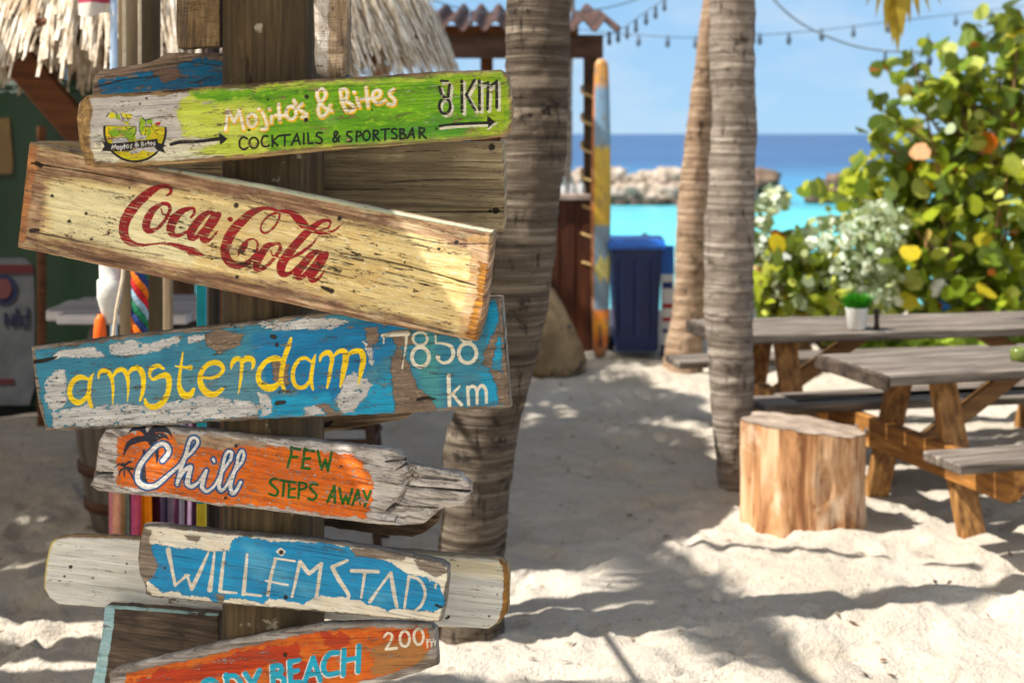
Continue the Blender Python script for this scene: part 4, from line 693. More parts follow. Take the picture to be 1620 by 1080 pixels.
# ------------------------------------------------------------------ picnic tables, stump, pots
OAK = mat('amber_timber', (96,62,30), (160,114,62), (3,40,40), .65, 6, .006, .38, .58, c3=(200,154,92)); OAKV = mat('amber_leg_timber', (96,62,30), (160,114,62), (34,34,3), .65, 6, .006, .36, .58, c3=(200,154,92)); OAKY = mat('amber_beam_timber', (100,62,26), (170,116,54), (30,3,30), .65, 6, .006, .36, .58, c3=(206,154,84)); OAKD = mat('brown_timber', (104,72,42), (150,112,70), (3,30,30), .7, 5, .004)
TOP = mat('silvered_planks', (66,57,49), (116,105,94), (2.4,30,30), .75, 6, .006, .34, .56, c3=(152,142,130)); ENDG = mat('dark_end_grain', (40,32,27), (84,70,58), (20,14,20), .85, 5, .006)
def picnic(label, org, yaw, x0, x1, frames, bench_x0, cut=True):
    root = thing('picnic_table', label, 'picnic table', org, math.radians(yaw), 'wooden picnic tables'); rs = random.Random(int(yaw*7))
    n = 4; w = .68/n
    mb = MB()
    for i in range(n): mb.box(((x0+x1)/2+rs.uniform(-.012,.012), -.385+w*(i+.5), .725+rs.uniform(-.003,.003)), (x1-x0, w-.008, .05), None, .007)
    mb.build('tabletop', TOP, root, local=True)
    b = MB().box((x0-.010, -.045, .716), (.03, .675, .07), None, .008)
    b.build('end_board', ENDG, root, local=True)
    for fx in frames:
        for s in (-1, 1):
            MB().bar((fx, s*.43-.05, -.02), (fx, s*.17-.05, .70), .055, .125, (1,0,0)).build('leg', OAKV, root, local=True)
        mb = MB(); dx = -.065
        mb.prism([(-.86,.385),(-.86,.33),(-.80,.27),(.80,.27),(.86,.33),(.86,.42),(-.86,.42)], -.0275, .0275)
        R = Matrix.Rotation(math.pi/2, 3, 'Z'); mb.v = [R @ p+Vector((fx+dx, -.05, 0)) for p in mb.v]
        bm = mb.build('crossbeam', OAKY, root, local=True)
        for s in (-1, 1):
            for q in (.05, -.05):
                k = MB().tube([(fx+dx-.026, s*.40-.05+q, .35), (fx+dx-.040, s*.40-.05+q, .35)], .014, 8); k.build('bolt', mat('zinc_bolt', (150,146,138), (180,176,168), metal=.7, rough=.4), bm, local=True)
        MB().bar((fx+dx, -.05, .70), (fx+dx, .30, .70), .05, .07).build('batten', OAKD, root, local=True)
    for a, bx in ((frames[0], frames[0]+.55), (frames[-1], frames[-1]-.55)):
        MB().bar((a+.02, -.05, .36), (bx, -.05, .69), .05, .09).build('brace', OAKD, root, local=True)
    for s in (-1, 1):
        mb = MB()
        for i in range(2): mb.box(((bench_x0+x1)/2, s*.72-.05+(i-.5)*.145, .442), (x1-bench_x0, .138, .045), None, .008)
        mb.build('bench', TOP, root, local=True)
    return root
picnic('nearer picnic table with weathered grey top and amber legs, right of the log stump', (1.95, 6.93, 0), 16, -.35, 2.1, (.02, 1.55), -.34)
picnic('farther picnic table carrying the white plant pot, in front of the shrubs', (1.47, 8.21, 0), 11, -.37, 2.5, (.02, 1.85), -.36)
# stump: a rough sawn log seat
def stump():
    root = thing('log_stump', 'rough sawn log stump used as a seat beside the slim palm', 'stump', (1.385, 6.76, 0)); n = 64; a = 2*math.pi*np.arange(n)/n; V = []; zs = np.linspace(-.06, .47, 40)
    shp = 1+.045*np.cos(2*a+.4)+.03*np.cos(3*a+1.1)+.014*np.cos(7*a+2)
    for z in zs:
        r = (.258+.03*(fbm(np.cos(a)*1.6+4, np.sin(a)*1.6+z*.5, 77, 3)-.5)*2)*shp*(1+.03*z/.47+.10*max(0, .12-z))*(1+(fbm(np.cos(a)*3.2, np.sin(a)*3.2+z*.9, 31, 4)-.5)*.2+(fbm(np.cos(a)*11, np.sin(a)*11+z*2.2, 33, 3)-.5)*.06)*(1+.12*np.maximum(0, .2-z))
        r = r-.075*np.exp(-((a-4.95)/.07)**2)*np.exp(-((z-.25)/.06)**2)-.03*np.exp(-((a-5.15-.1*z)/.05)**2)-.02*np.exp(-((a-4.3+.2*z)/.04)**2)-.025*np.exp(-((a-5.6)/.05)**2)
        V.append(np.stack([1.385+r*np.cos(a), 6.76+r*np.sin(a), np.full(n, z)+((.03*-np.cos(a)+.03*(fbm(np.cos(a)*2, np.sin(a)*2, 6, 3)-.5))*np.clip((z-.3)/.17, 0, 1))], 1))
    V = np.vstack(V); k = np.arange(n); f = np.vstack([np.stack([i*n+k, i*n+(k+1) % n, (i+1)*n+(k+1) % n, (i+1)*n+k], 1) for i in range(len(zs)-1)])
    t = NT('stripped_log'); c = t.coord(); n1 = t.noise(t.scale(c, (9, 9, 1.6)), 1, 5, .62, .6); n2 = t.noise(t.scale(c, (4, 4, 3)), 1, 4); n3 = t.noise(t.scale(c, (30, 30, 3)), 1, 4, .6)
    col = t.ramp(n1, [(.36, lin((120,78,48))), (.5, lin((180,132,90))), (.64, lin((218,182,144)))]); col = t.mix(t.rng(n2, .54, .66), col, lin((222,196,168))); col = t.mix(t.rng(n3, .42, .30), col, lin((86,52,32))); col = t.mix(t.rng(t.noise(t.scale(c, (14,14,5), (3,1,2)), 1, 5, .7), .60, .70), col, lin((110,66,40)))
    raw('trunk_section', V, f, t.done(col, .8, t.bump(n1, .02, .8), .2), root, True)
    ts = NT('sawn_stump_top'); cs = ts.coord(); sp = ts.t.nodes.new('ShaderNodeVectorMath'); sp.operation = 'LENGTH'; dd = ts.scale(cs, (1,1,0)); ts.put(sp.inputs[0], dd)
    wob = ts.noise(cs, 7, 4); rings = ts.math('FRACT', ts.math('MULTIPLY', ts.math('ADD', sp.outputs[1], ts.math('MULTIPLY', wob, .03)), 46)); saw = ts.noise(ts.scale(cs, (6, 90, 1)), 1, 4)
    cc_ = ts.ramp(ts.noise(cs, 9, 5), [(.35, lin((128,112,98))), (.65, lin((176,158,140)))]); cc_ = ts.mix(ts.math('MULTIPLY', ts.rng(rings, .6, .9), .4), cc_, lin((92,74,58))); cc_ = ts.mix(ts.math('MULTIPLY', ts.rng(saw, .5, .66), .4), cc_, lin((98,84,70)))
    sawn = ts.done(cc_, .9, ts.bump(saw, .004), .1)
    top = V[-n:]; mb = MB(); cc = top.mean(0); vs = [tuple(cc+np.array((0,0,.004)))]; m = 1
    for s in (.33, .66, .985): vs += [tuple(cc+(q-cc)*s+np.array((0,0,.004*(1-s)+.003))) for q in top]
    fs = [(0, 1+i, 1+(i+1) % n) for i in range(n)]+[(1+j*n+i, 1+(j+1)*n+i, 1+(j+1)*n+(i+1) % n, 1+j*n+(i+1) % n) for j in range(2) for i in range(n)]
    raw('sawn_top', [Vector(q) for q in vs], fs, sawn, root)
stump()
def pot():
    q = P(1355, 508, 8.0); q.z = .752; root = thing('plant_pot', 'white pot of bright green grass on the farther picnic table', 'plant pot', q)
    MB().lathe([(.045,0),(.050,.004),(.062,.118),(.064,.122),(.058,.122),(.054,.10),(.001,.10)], q, 24).build('pot', mat('white_glaze', (226,224,218), (236,234,228), rough=.35, spec=.5), root, True)
    rs = random.Random(4); mb = MB()
    for i in range(420):
        a = rs.uniform(0, 6.28); r = .05*math.sqrt(rs.random()); b = q+Vector((r*math.cos(a), r*math.sin(a), .10)); L = rs.uniform(.06, .13); d = Vector((math.cos(a)*r*16+rs.uniform(-.5,.5), math.sin(a)*r*16+rs.uniform(-.5,.5), 1.3)).normalized()
        e = b+d*L; m = b+d*L*.55+Vector((0,0,.012)); w = Vector((-math.sin(a), math.cos(a), 0))*.0035; mb.add([b-w, b+w, m+w, m-w, e], [(0,1,2,3),(3,2,4)])
    mb.build('grass', mat('fresh_grass', (28,110,10), (76,170,24), (9,9,9), .5, trans=.3), root)
pot()
q = P(1387, 507, 8.0); q.z = .752; r_ = thing('pepper_mill', 'slim dark pepper mill beside the white plant pot', 'pepper mill', q)
MB().lathe([(.016,0),(.018,.01),(.013,.04),(.015,.08),(.012,.088)], q, 14).build('body', mat('dark_walnut', (44,32,24), (64,46,34), rough=.4), r_, True)
MB().lathe([(.012,.088),(.017,.096),(.015,.112),(.005,.118)], q, 14).build('knob', mat('dark_walnut', (44,32,24)), r_, True)
q = P(1612, 553, 6.9); q.z = .752; r_ = thing('candle_jar', 'yellow and green glass candle jar at the right end of the nearer table', 'candle jar', q)
MB().lathe([(.036,0),(.042,.006),(.042,.05),(.036,.06),(.034,.06),(.036,.008)], q, 18).build('jar', mat('green_glass', (86,98,44), (112,126,52), rough=.2, spec=.6), r_, True)
MB().lathe([(.030,.012),(.030,.05),(.003,.054)], q, 16).build('wax', mat('yellow_wax', (190,176,50), (200,186,64)), r_, True)
# ------------------------------------------------------------------ shrubs
def leaf_material(name, rough=.35):
    t = NT(name); a = t.t.nodes.new('ShaderNodeAttribute'); a.attribute_name = 'leaf_tint'; n = t.noise(t.coord(), 30, 3); col = t.mix(t.rng(n, .4, .6), a.outputs['Color'], t.mix(.25, a.outputs['Color'], (.02,.03,.01,1)))
    return t.done(col, rough, None, .5, .45, 0, t.mix(.55, a.outputs['Color'], (.85,.85,.10,1), 'MIX'))
LEAF = leaf_material('sea_grape_leaf')
def foliage(name, root, cents, norms, size, cols, m, k=8, fold=.32, elong=1.0, seed=0):
    rg = np.random.default_rng(seed); N = len(cents); n = norms/np.linalg.norm(norms, axis=1, keepdims=True); h = rg.normal(size=(N,3)); u = np.cross(n, h); u /= np.linalg.norm(u, axis=1, keepdims=True); w = np.cross(n, u)
    a = 2*math.pi*np.arange(k)/k; V = []
    for j in range(k):
        r = size*(1-.08*math.cos(2*a[j])); V.append(cents+u*(r*math.cos(a[j])*elong)[:,None]+w*(r*math.sin(a[j]))[:,None]+n*(fold*size*abs(math.sin(a[j])))[:,None])
    V = np.stack(V, 1).reshape(-1, 3); Fc = np.arange(N*k).reshape(N, k); o = raw(name, V, Fc, m, root)
    at = o.data.color_attributes.new('leaf_tint', 'FLOAT_COLOR', 'POINT'); cc = np.repeat(np.concatenate([cols, np.ones((N,1))], 1), k, 0); at.data.foreach_set('color', cc.astype(np.float32).ravel()); return o
def pal(rg, N, cl, wts):
    i = rg.choice(len(cl), N, p=np.array(wts)/sum(wts)); c = np.array([lin(x)[:3] for x in cl])[i]; return c*rg.uniform(.75, 1.2, (N,1))
SG = [(66,94,20),(50,74,22),(104,130,24),(156,170,40),(200,206,96),(214,190,40),(226,92,24),(150,60,30),(232,170,130)]; SGW = [30,18,20,15,10,3,.8,1.2,.5]
BR = mat('shrub_branch', (92,70,48), (136,106,74), (8,8,8), .8)
def shrub(name, label, cat, blobs, Y, N, sz, cl, wts, seed, group, m=LEAF, base=None, up=.6, dens=None, k=8, elong=1.0, depth=.5, branches=14, sprigs=()):
    rg = np.random.default_rng(seed); C = []; 
    tot = sum(b[2]*b[3] for b in blobs)
    for px, py, rx, ry in blobs:
        c = int(N*rx*ry/tot); th = rg.uniform(0, 2*math.pi, c); r = rg.uniform(0, 1, c)**.5*(.9+.25*rg.random(c)); x = px+rx*r*np.cos(th); y = py+ry*r*np.sin(th); dz = rg.normal(0, depth*.45, c)*np.sqrt(np.maximum(.1, 1-np.minimum(r,1)**2)); YY = Y+dz
        C.append(np.stack([(x-810)/F*YY, YY, H-(y-212)/F*YY], 1))
    C = np.vstack(C); C = C[C[:,2] > .06]; n = len(C)
    twigs = []
    for (ax, ay, ex, ey) in sprigs:
        A = P(ax, ay, Y+rg.normal(0, .12)); E = P(ex, ey, Y+rg.normal(0, .25)); M_ = A.lerp(E, .55)+Vector((rg.normal(0, .05), rg.normal(0, .05), .07)); q_ = cr_spline([list(A), list(M_), list(E)], 9); twigs.append(q_)
        for k_, z_ in enumerate(q_[4:]):
            for _ in range(2 if k_ % 2 else 1): C = np.vstack([C, z_[None]+rg.normal(0, .055, (1,3))])
    n = len(C)
    nr = rg.normal(size=(n,3))*.8+np.array([-.55,-.35,up]); s = sz*rg.uniform(.3, 1.25, n)
    bx = base if base is not None else (float(C[:,0].mean()), Y)
    root = thing(name, label, cat, (bx[0], bx[1], 0), 0, group)
    mb = MB(); rs = random.Random(seed)
    for i in range(branches):
        e = Vector(C[rs.randrange(n)]); b = Vector((bx[0]+rs.uniform(-.15,.15), bx[1]+rs.uniform(-.1,.1), -.03)); mid = b.lerp(e, .5)+Vector((rs.uniform(-.15,.15), rs.uniform(-.1,.1), rs.uniform(-.05,.2)))
        q = cr_spline([list(b), list(mid), list(e)], 5); mb.tube([tuple(x) for x in q], list(np.linspace(.026, .005, len(q))), 6)
    for q_ in twigs: mb.tube([tuple(x) for x in q_], list(np.linspace(.014, .005, len(q_))), 6)
    mb.build('branches', BR, root)
    foliage('crown', root, C, nr, s, pal(rg, n, cl, wts), m, k=k, elong=elong, seed=seed)
    return root
shrub('sea_grape_shrub', 'tall sea grape shrub with round leaves filling the right edge', 'shrub', [(1555,345,140,100),(1490,280,70,70),(1590,240,80,70),(1540,210,50,34),(1540,440,150,90),(1600,480,120,70),(1430,400,60,80),(1385,290,50,40)], 11.8, 1750, .080, SG, SGW, 41, 'beach shrubs', base=(3.9, 11.9), branches=30, depth=.8, sprigs=[(1520,260,1385,165),(1500,230,1400,110),(1520,220,1430,85),(1530,220,1470,62),(1560,210,1500,90),(1560,220,1530,40),(1580,200,1575,25),(1600,200,1612,15),(1600,220,1640,40),(1480,300,1372,215),(1470,310,1360,255),(1440,360,1290,298),(1450,350,1320,330),(1540,230,1450,150),(1550,200,1490,130),(1590,220,1545,110),(1610,220,1600,90),(1570,240,1520,150),(1500,280,1420,200),(1490,300,1400,250),(1600,240,1630,120),(1580,230,1580,120),(1440,400,1350,370)])
shrub('sea_grape_shrub', 'low sea grape bush behind the slim palm under the turquoise water', 'shrub', [(1245,420,48,52),(1215,470,40,50),(1290,450,50,50),(1330,480,60,44),(1290,300,22,8)], 11.2, 380, .075, SG, SGW, 42, 'beach shrubs', base=(2.3, 11.3), branches=14)
SV = [(214,224,208),(186,204,184),(234,238,228),(130,152,120),(96,120,86)]
shrub('silver_buttonwood', 'silvery white leaved shrub behind the white plant pot', 'shrub', [(1330,400,80,52),(1350,450,70,50),(1215,440,36,60),(1200,360,24,44),(1225,318,26,22),(1390,360,46,40),(1270,470,60,34)], 11.35, 2600, .034, SV, [30,24,18,18,10], 43, 'beach shrubs', m=leaf_material('silver_leaf', .5), base=(2.75, 11.6), branches=18, k=5, elong=1.6)
shrub('ground_shrub', 'bright green low plant seen beneath the farther picnic table', 'shrub', [(1400,548,60,14),(1470,546,50,16),(1350,545,40,14),(1540,550,60,16)], 11.3, 190, .08, [(120,150,40),(150,176,60),(90,120,30)], [2,2,1], 44, 'beach shrubs', branches=6, depth=.25, up=1.0)
for (px, py, lab, cc, nn) in ((1500, 478, 'bright blue plastic float caught among the shrub leaves', (10,104,200), 'float'), (1482, 452, 'white plastic can lying among the shrub leaves above the blue float', (222,224,226), 'plastic_can')):
    q = P(px, py, 11.55); r_ = thing(nn, lab, 'float' if nn == 'float' else 'can', q); mb = MB()
    mb.lathe([(.02,-.10),(.07,-.085),(.085,-.03),(.08,.0),(.085,.04),(.065,.085),(.025,.10),(.02,.12)], (0,0,0), 14, .6, .6); R = Matrix.Rotation(1.1 if nn == 'float' else .4, 3, 'Y'); mb.v = [q+R @ p for p in mb.v]
    mb.build('shell', mat(nn+'_plastic', cc, cc, rough=.4, spec=.5), r_, True)
    MB().tube([q+Vector((-.05,-.09,.0)), q+Vector((0,-.12,.03)), q+Vector((.06,-.09,.02))], .008, 6).build('handle', mat(nn+'_plastic', cc), r_, True)
# ------------------------------------------------------------------ thatched hut, cooler, barrel table, hung cloths (left background)
DARKW = mat('dark_stained_timber', (44,28,18), (70,46,30), (3,3,40), .7, 4, .003); BROWNW = mat('hut_brown_timber', (84,48,24), (116,70,38), (3,3,30), .7, 4, .003)
def thatch_mesh(cx, cy, R, ze, za, N, sd, wid=.016):
    rg = np.random.default_rng(sd); V = []
    lay = np.sort(rg.random(N))[::-1]; th = rg.uniform(0, 2*math.pi, N)
    for i in range(N):
        u = .16+.90*lay[i]**.55; a = th[i]+rg.normal(0, .02); L = rg.uniform(.25, .6); lift = rg.uniform(.0, .07)
        d = np.array([math.cos(a), math.sin(a), 0]); sl = (za-ze)/R
        r1 = min(u*R, R*1.0+rg.uniform(-.05, .06)); r0 = max(.02, r1-L)
        def pt(r, up): return np.array([cx, cy, 0])+d*r+np.array([0,0,za-sl*r+up-max(0, r-R*.93)*1.2])
        s = np.array([-d[1], d[0], 0]); tw = rg.normal(0, .07); w = wid*rg.uniform(.6, 1.5)
        p0 = pt(r0, lift+.03); p1 = pt((r0+r1)/2, lift+.05)+s*tw*.5; p2 = pt(r1, lift-.01)+s*tw; up = np.array([0,0,w*.7])
        V += [p0-s*w, p0+up, p0+s*w, p1-s*w, p1+up, p1+s*w, p2-s*w*.5, p2+up*.4, p2+s*w*.5]
    V = np.array(V); b = np.arange(N)*9; q = [np.stack([b+i, b+i+1, b+i+4, b+i+3], 1) for i in (0,1,3,4)]; return V, np.vstack(q)
THX, THY, THR, THE, THA = -1.86, 7.15, 1.57, 2.31, 3.72
rt = thing('thatched_hut', 'thatched palm roof of the beach hut behind the signpost', 'hut', (THX, THY, 0))
V, f = thatch_mesh(THX, THY, THR, THE, THA, 15000, 3, .0115)
t = NT('dry_thatch'); c = t.coord(); n = t.noise(t.scale(c, (34, 34, 6)), 1, 5, .65); n2 = t.noise(c, 4, 4)
col = t.ramp(n, [(.3, lin((116,96,72))), (.46, lin((196,178,152))), (.62, lin((232,222,206)))]); col = t.mix(t.rng(n2, .58, .74), col, lin((150,116,76)))
raw('thatch', V, f, t.done(col, .8, None, .3), rt)
mb = MB()
for i in range(16):
    a = 2*math.pi*i/16; mb.bar((THX, THY, THA-.12), (THX+math.cos(a)*THR*.97, THY+math.sin(a)*THR*.97, THE-.04), .05, .06)
mb.build('rafters', BROWNW, rt)
m = MB(); n = 32; base = [Vector((THX+THR*.94*math.cos(2*math.pi*i/n), THY+THR*.94*math.sin(2*math.pi*i/n), THE+.06)) for i in range(n)]
m.add([Vector((THX, THY, THA-.02))]+base, [(0, 1+i, 1+(i+1) % n) for i in range(n)]); m.build('underlay', DARKW, rt)
for a in (.9, 5.25): MB().tube([(THX+1.15*math.cos(a), THY+1.15*math.sin(a), -.1), (THX+1.15*math.cos(a), THY+1.15*math.sin(a), THE+.25)], .05, 10).build('pole', BROWNW, rt)
MB().bar(P(30, 96, 6.5), P(150, 235, 6.5), .07, .14).build('brace', BROWNW, rt)
MB().tube([P(66, 200, 9.0), Vector((P(66, 330, 9.0).x, 9.0, -.05))], .028, 8).build('pole', BROWNW, rt)
# dark log pillar in front of the thatch with a painted lath
q = P(221, 300, 5.2); r_ = thing('log_pillar', 'dark round log pillar between the hut and the signpost', 'pillar', (q.x, q.y, 0))
MB().tube([(q.x, q.y, -.1), (q.x+.01, q.y, .9), (q.x, q.y, 2.0), (q.x, q.y, 3.2)], [.083,.079,.076,.074], 16, wob=.06).build('post', mat('dark_log', (58,46,28), (88,72,46), (12,12,2), .8, 4, .004), r_, True)
MB().bar((q.x, q.y-.04, 2.48), (q.x+.16, 4.22, 2.48), .022, .03).build('arm', mat('dark_log', (58,46,28), (88,72,46)), r_)
q = P(180, 50, 5.0); r_ = thing('flag_pole', 'thin pale blue pole with the corner of a white and pink flag beside the thatch', 'flag', (q.x, q.y, 0))
MB().tube([(q.x, q.y, -.1), (q.x, q.y, 3.3)], .013, 8).build('pole', mat('pale_blue_paint', (150,176,206), (180,200,224), (2,2,14), .6), r_)
fl = MB(); g = [[P(124+i*8, -60+j*14+4*math.sin(i*.9), 5.0+.03*math.sin(i*1.1+j*.4)) for j in range(7)] for i in range(8)]
fl.add([p for row in g for p in row], [(i*7+j, i*7+j+1, (i+1)*7+j+1, (i+1)*7+j) for i in range(7) for j in range(6)])
tf = NT('flag_cloth'); sp = tf.t.nodes.new('ShaderNodeSeparateXYZ'); tf.put(sp.inputs[0], tf.coord()); st = tf.math('FRACT', tf.math('MULTIPLY', sp.outputs[2], 9.0))
fl.build('flag', tf.done(tf.mix(tf.rng(st, .78, .82), lin((214,206,196)), lin((176,70,96))), .8, None, .1, .3), r_, True)
# beer cooler
CY = 9.3; x0, x1 = P(-70, 0, CY).x, P(186, 0, CY).x; r_ = thing('beer_cooler', 'tall green drinks cooler with a printed white can standing in the hut shade', 'cooler', ((x0+x1)/2, CY, 0))
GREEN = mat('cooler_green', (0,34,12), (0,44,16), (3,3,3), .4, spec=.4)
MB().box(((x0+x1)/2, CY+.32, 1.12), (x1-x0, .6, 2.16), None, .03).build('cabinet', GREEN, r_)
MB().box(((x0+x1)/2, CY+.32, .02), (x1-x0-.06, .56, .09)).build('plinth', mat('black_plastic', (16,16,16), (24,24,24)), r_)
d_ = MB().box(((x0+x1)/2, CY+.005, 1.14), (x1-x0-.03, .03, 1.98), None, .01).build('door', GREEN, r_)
yf = CY-.013
def panel(name, poly, m, par, y=yf, th=.004): return MB().prism([(P(a, b, CY).x, P(a, b, CY).z) for a, b in poly], y-th, y).build(name, m, par)
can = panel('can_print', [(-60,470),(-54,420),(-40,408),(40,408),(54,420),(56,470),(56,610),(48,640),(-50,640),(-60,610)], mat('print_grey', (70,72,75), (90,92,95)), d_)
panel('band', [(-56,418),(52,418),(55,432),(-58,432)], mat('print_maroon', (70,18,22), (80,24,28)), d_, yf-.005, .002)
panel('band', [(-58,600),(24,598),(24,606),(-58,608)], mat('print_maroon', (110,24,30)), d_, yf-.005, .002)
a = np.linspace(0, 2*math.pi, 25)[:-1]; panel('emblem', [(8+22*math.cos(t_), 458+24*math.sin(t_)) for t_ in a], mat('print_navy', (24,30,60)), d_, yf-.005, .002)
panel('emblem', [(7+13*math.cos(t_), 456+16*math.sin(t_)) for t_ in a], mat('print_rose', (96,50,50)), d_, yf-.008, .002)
panel('bottle_print', [(-20,190),(16,186),(22,260),(20,275),(-20,275)], mat('print_tan', (90,70,36), (104,82,44)), d_)
def glyphs(name, strokes, w, m, par, y):
    g = MB()
    for s in strokes:
        for (ax, ay), (bx, by) in zip(s[:-1], s[1:]): g.bar(P(ax, ay, y), P(bx, by, y), .003, w, (0, 1, 0) if False else (0,0,1), 0) if abs(ax-bx) >= abs(ay-by) else g.bar(P(ax, ay, y), P(bx, by, y), .003, w, (1,0,0), 0)
    return g.build(name, m, par)
glyphs('lettering', [[(22,118),(22,141),(32,141)],[(38,126),(45,129),(45,141),(37,141),(37,134),(45,134)],[(50,127),(50,141),(57,141),(57,127)],[(62,141),(62,127),(69,128),(69,141)],[(-8,133),(6,133)],[(6,141),(0,127),(-7,134)]], .012, mat('print_white', (120,130,120)), d_, CY-.016)
glyphs('lettering', [[(8,515),(8,495),(20,515),(20,495)],[(26,514),(26,486)],[(44,514),(33,514),(33,500),(44,500)],[(44,514),(44,486)]], .014, mat('print_navy', (24,30,60)), d_, yf-.008)
# shack wall panels that close the hut's shaded back
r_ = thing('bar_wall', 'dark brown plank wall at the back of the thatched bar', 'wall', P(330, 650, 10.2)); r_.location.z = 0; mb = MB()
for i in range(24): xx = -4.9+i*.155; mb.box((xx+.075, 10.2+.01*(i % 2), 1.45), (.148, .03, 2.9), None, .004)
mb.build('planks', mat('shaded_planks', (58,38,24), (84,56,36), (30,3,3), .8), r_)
# round table on a barrel
q = P(190, 500, 6.5); TBX, TBY = q.x+.05, 6.75; r_ = thing('barrel_table', 'round bleached table top standing on an old wooden barrel', 'table', (TBX, TBY, 0)); mb = MB(); rs = random.Random(2)
for i in range(7):
    y_ = -.41+.82*i/7+.0585; hw = math.sqrt(max(.001, .42**2-(abs(y_)-.05)**2)); mb.box((TBX, TBY+y_, 1.02+rs.uniform(-.003,.003)), (2*hw, .112, .045), None, .006)
mb.build('table_top', mat('bleached_planks', (168,164,164), (206,202,202), (2,30,30), .6, 4, .003, spec=.4), r_)
MB().lathe([(.23,-.02),(.27,.12),(.315,.42),(.32,.50),(.31,.62),(.27,.86),(.24,.99)], (TBX, TBY, 0), 28).build('barrel', mat('grey_staves', (70,62,54), (104,94,84), (16,16,1.2), .8, 4, .004), r_, True)
for z, r in ((.13,.276),(.30,.304),(.68,.305),(.86,.274)): MB().lathe([(r,z-.025),(r+.006,z-.02),(r+.006,z+.02),(r,z+.025)], (TBX, TBY, 0), 28).build('hoop', mat('rusty_hoop', (58,36,24), (86,54,34), (9,9,9), .7, metal=.4), r_, True)
# things hanging between pillar and post
def hang(name, label, cat): return thing(name, label, cat)
q = P(176, 440, 4.4); r_ = hang('buoy', 'long white fishing buoy with an orange tip hanging on a rope left of the signpost', 'buoy'); r_.location = q
def hlathe(prof, py0, px, Y, name, m, par, sx=1.0): MB().lathe([(r/F*Y, -(p-py0)/F*Y) for p, r in prof], P(px, py0, Y), 18, sx, sx).build(name, m, par, True)
hlathe([(395,2),(400,10),(420,17),(440,16),(443,20),(470,20),(490,15),(508,8),(514,2)], 395, 174, 4.4, 'float', mat('scuffed_white_foam', (176,174,168), (216,214,208), (9,9,16), .8), r_)
hlathe([(497,3),(506,8),(525,10),(545,10),(560,3)], 497, 158, 4.38, 'tip', mat('orange_plastic', (226,86,12), (238,104,20), rough=.5), r_)
MB().tube([(P(198,380,4.3).x-.01, 4.32, 2.46), P(198, 380, 4.3), P(194, 440, 4.3), P(184, 490, 4.3), P(176, 560, 4.3)], .006, 6).build('rope', mat('beige_rope', (190,172,146), (214,198,172), (60,60,60)), r_)
def braid(label, px, y0, y1, Y, cols, rad, name='braided_rope', cat='rope'):
    r_ = thing(name, label, cat, P(px, y0, Y)); k = len(cols); n = 46
    for j, cc in enumerate(cols):
        pts = []
        for i in range(n+1):
            py = y0+(y1-y0)*i/n; c = P(px, py, Y); a = 2*math.pi*(j/k+i/n*3.2); pts.append(c+Vector((math.cos(a), math.sin(a), 0))*rad)
        MB().tube(pts, rad*.72, 7).build('strand', mat('cord_%d_%d_%d' % cc, cc, tuple(int(v*.75) for v in cc), (60,60,60)), r_)
br_top = P(221, 385, 4.4)
braid('colourful plaited cord of orange, blue and green strands hanging beside the white buoy', 221, 385, 640, 4.4, [(240,120,10),(40,60,120),(20,120,80),(150,180,200),(200,20,30)], .016)
MB().tube([(br_top.x, 4.4, 2.46), tuple(br_top)], .006, 6).build('hanging_cord', mat('beige_rope', (190,172,146), (214,198,172)), bpy.data.objects['braided_rope'])
q = P(266, 480, 5.0); r_ = thing('wooden_stake', 'thin weathered stake standing between pillar and signpost', 'stake', (q.x, q.y, 0)); MB().bar((q.x, q.y, -.05), (q.x, q.y, 1.95), .03, .034, (0,1,0)).build('stake', mat('weathered_stake', (112,94,72), (150,130,104), (30,30,3)), r_)
q = P(319, 500, 3.42); r_ = thing('painted_lath', 'narrow lath painted turquoise with yellow lower end just left of the post', 'lath', (q.x, q.y, 0))
def lathp(a, b, m, n): MB().box((q.x, q.y, (P(0,a,3.42).z+P(0,b,3.42).z)/2), (.0205, .02, P(0,a,3.42).z-P(0,b,3.42).z), None, .002).build(n, m, r_)
lathp(150, 795, mat('turquoise_paint', (0,140,156), (10,160,176), (3,3,9), .6), 'turquoise_section'); lathp(795, 1500, mat('yellow_paint', (196,170,20), (214,190,50), (20,20,20), .6), 'yellow_section')
q = P(335, 500, 3.5); r_ = thing('dark_stake', 'dark rough stake in the gap between turquoise lath and post', 'stake', (q.x, q.y, 0)); MB().tube([(q.x, q.y, -.05), (q.x+.004, q.y, 1.0), (q.x, q.y, 2.3)], .018, 8, wob=.1).build('stake', mat('black_brown_stake', (34,26,20), (56,44,34), (30,30,3)), r_)
# striped towels on a low rail
def towel(label, px0, px1, Y, stripes, y0=664, y1=985, ph=0.0, skew=0):
    r_ = thing('towel', label, 'towel', P((px0+px1)/2, y0, Y), 0, 'towels hanging on the rail'); nx, ny = 40, 24; v = []
    for i in range(nx+1):
        for j in range(ny+1):
            u = i/nx; w_ = j/ny; v.append(P(px0+(px1-px0)*u+skew*w_, y0+(y1-y0)*w_, Y+.02*math.sin(u*9+ph+w_*.8)*(.3+.7*w_)))
    f = [(i*(ny+1)+j, (i+1)*(ny+1)+j, (i+1)*(ny+1)+j+1, i*(ny+1)+j+1) for i in range(nx) for j in range(ny)]
    o = raw('cloth', [Vector(p) for p in v], f, None, r_, True)
    for c in stripes: o.data.materials.append(mat('cloth_%d_%d_%d' % c, c, tuple(int(x*.85) for x in c), (40,40,40), .9, trans=.15))
    ns = len(stripes)
    for p in o.data.polygons: p.material_index = min(ns-1, int((p.index//ny)/nx*ns))
    sol = o.modifiers.new('thickness', 'SOLIDIFY'); sol.thickness = .004
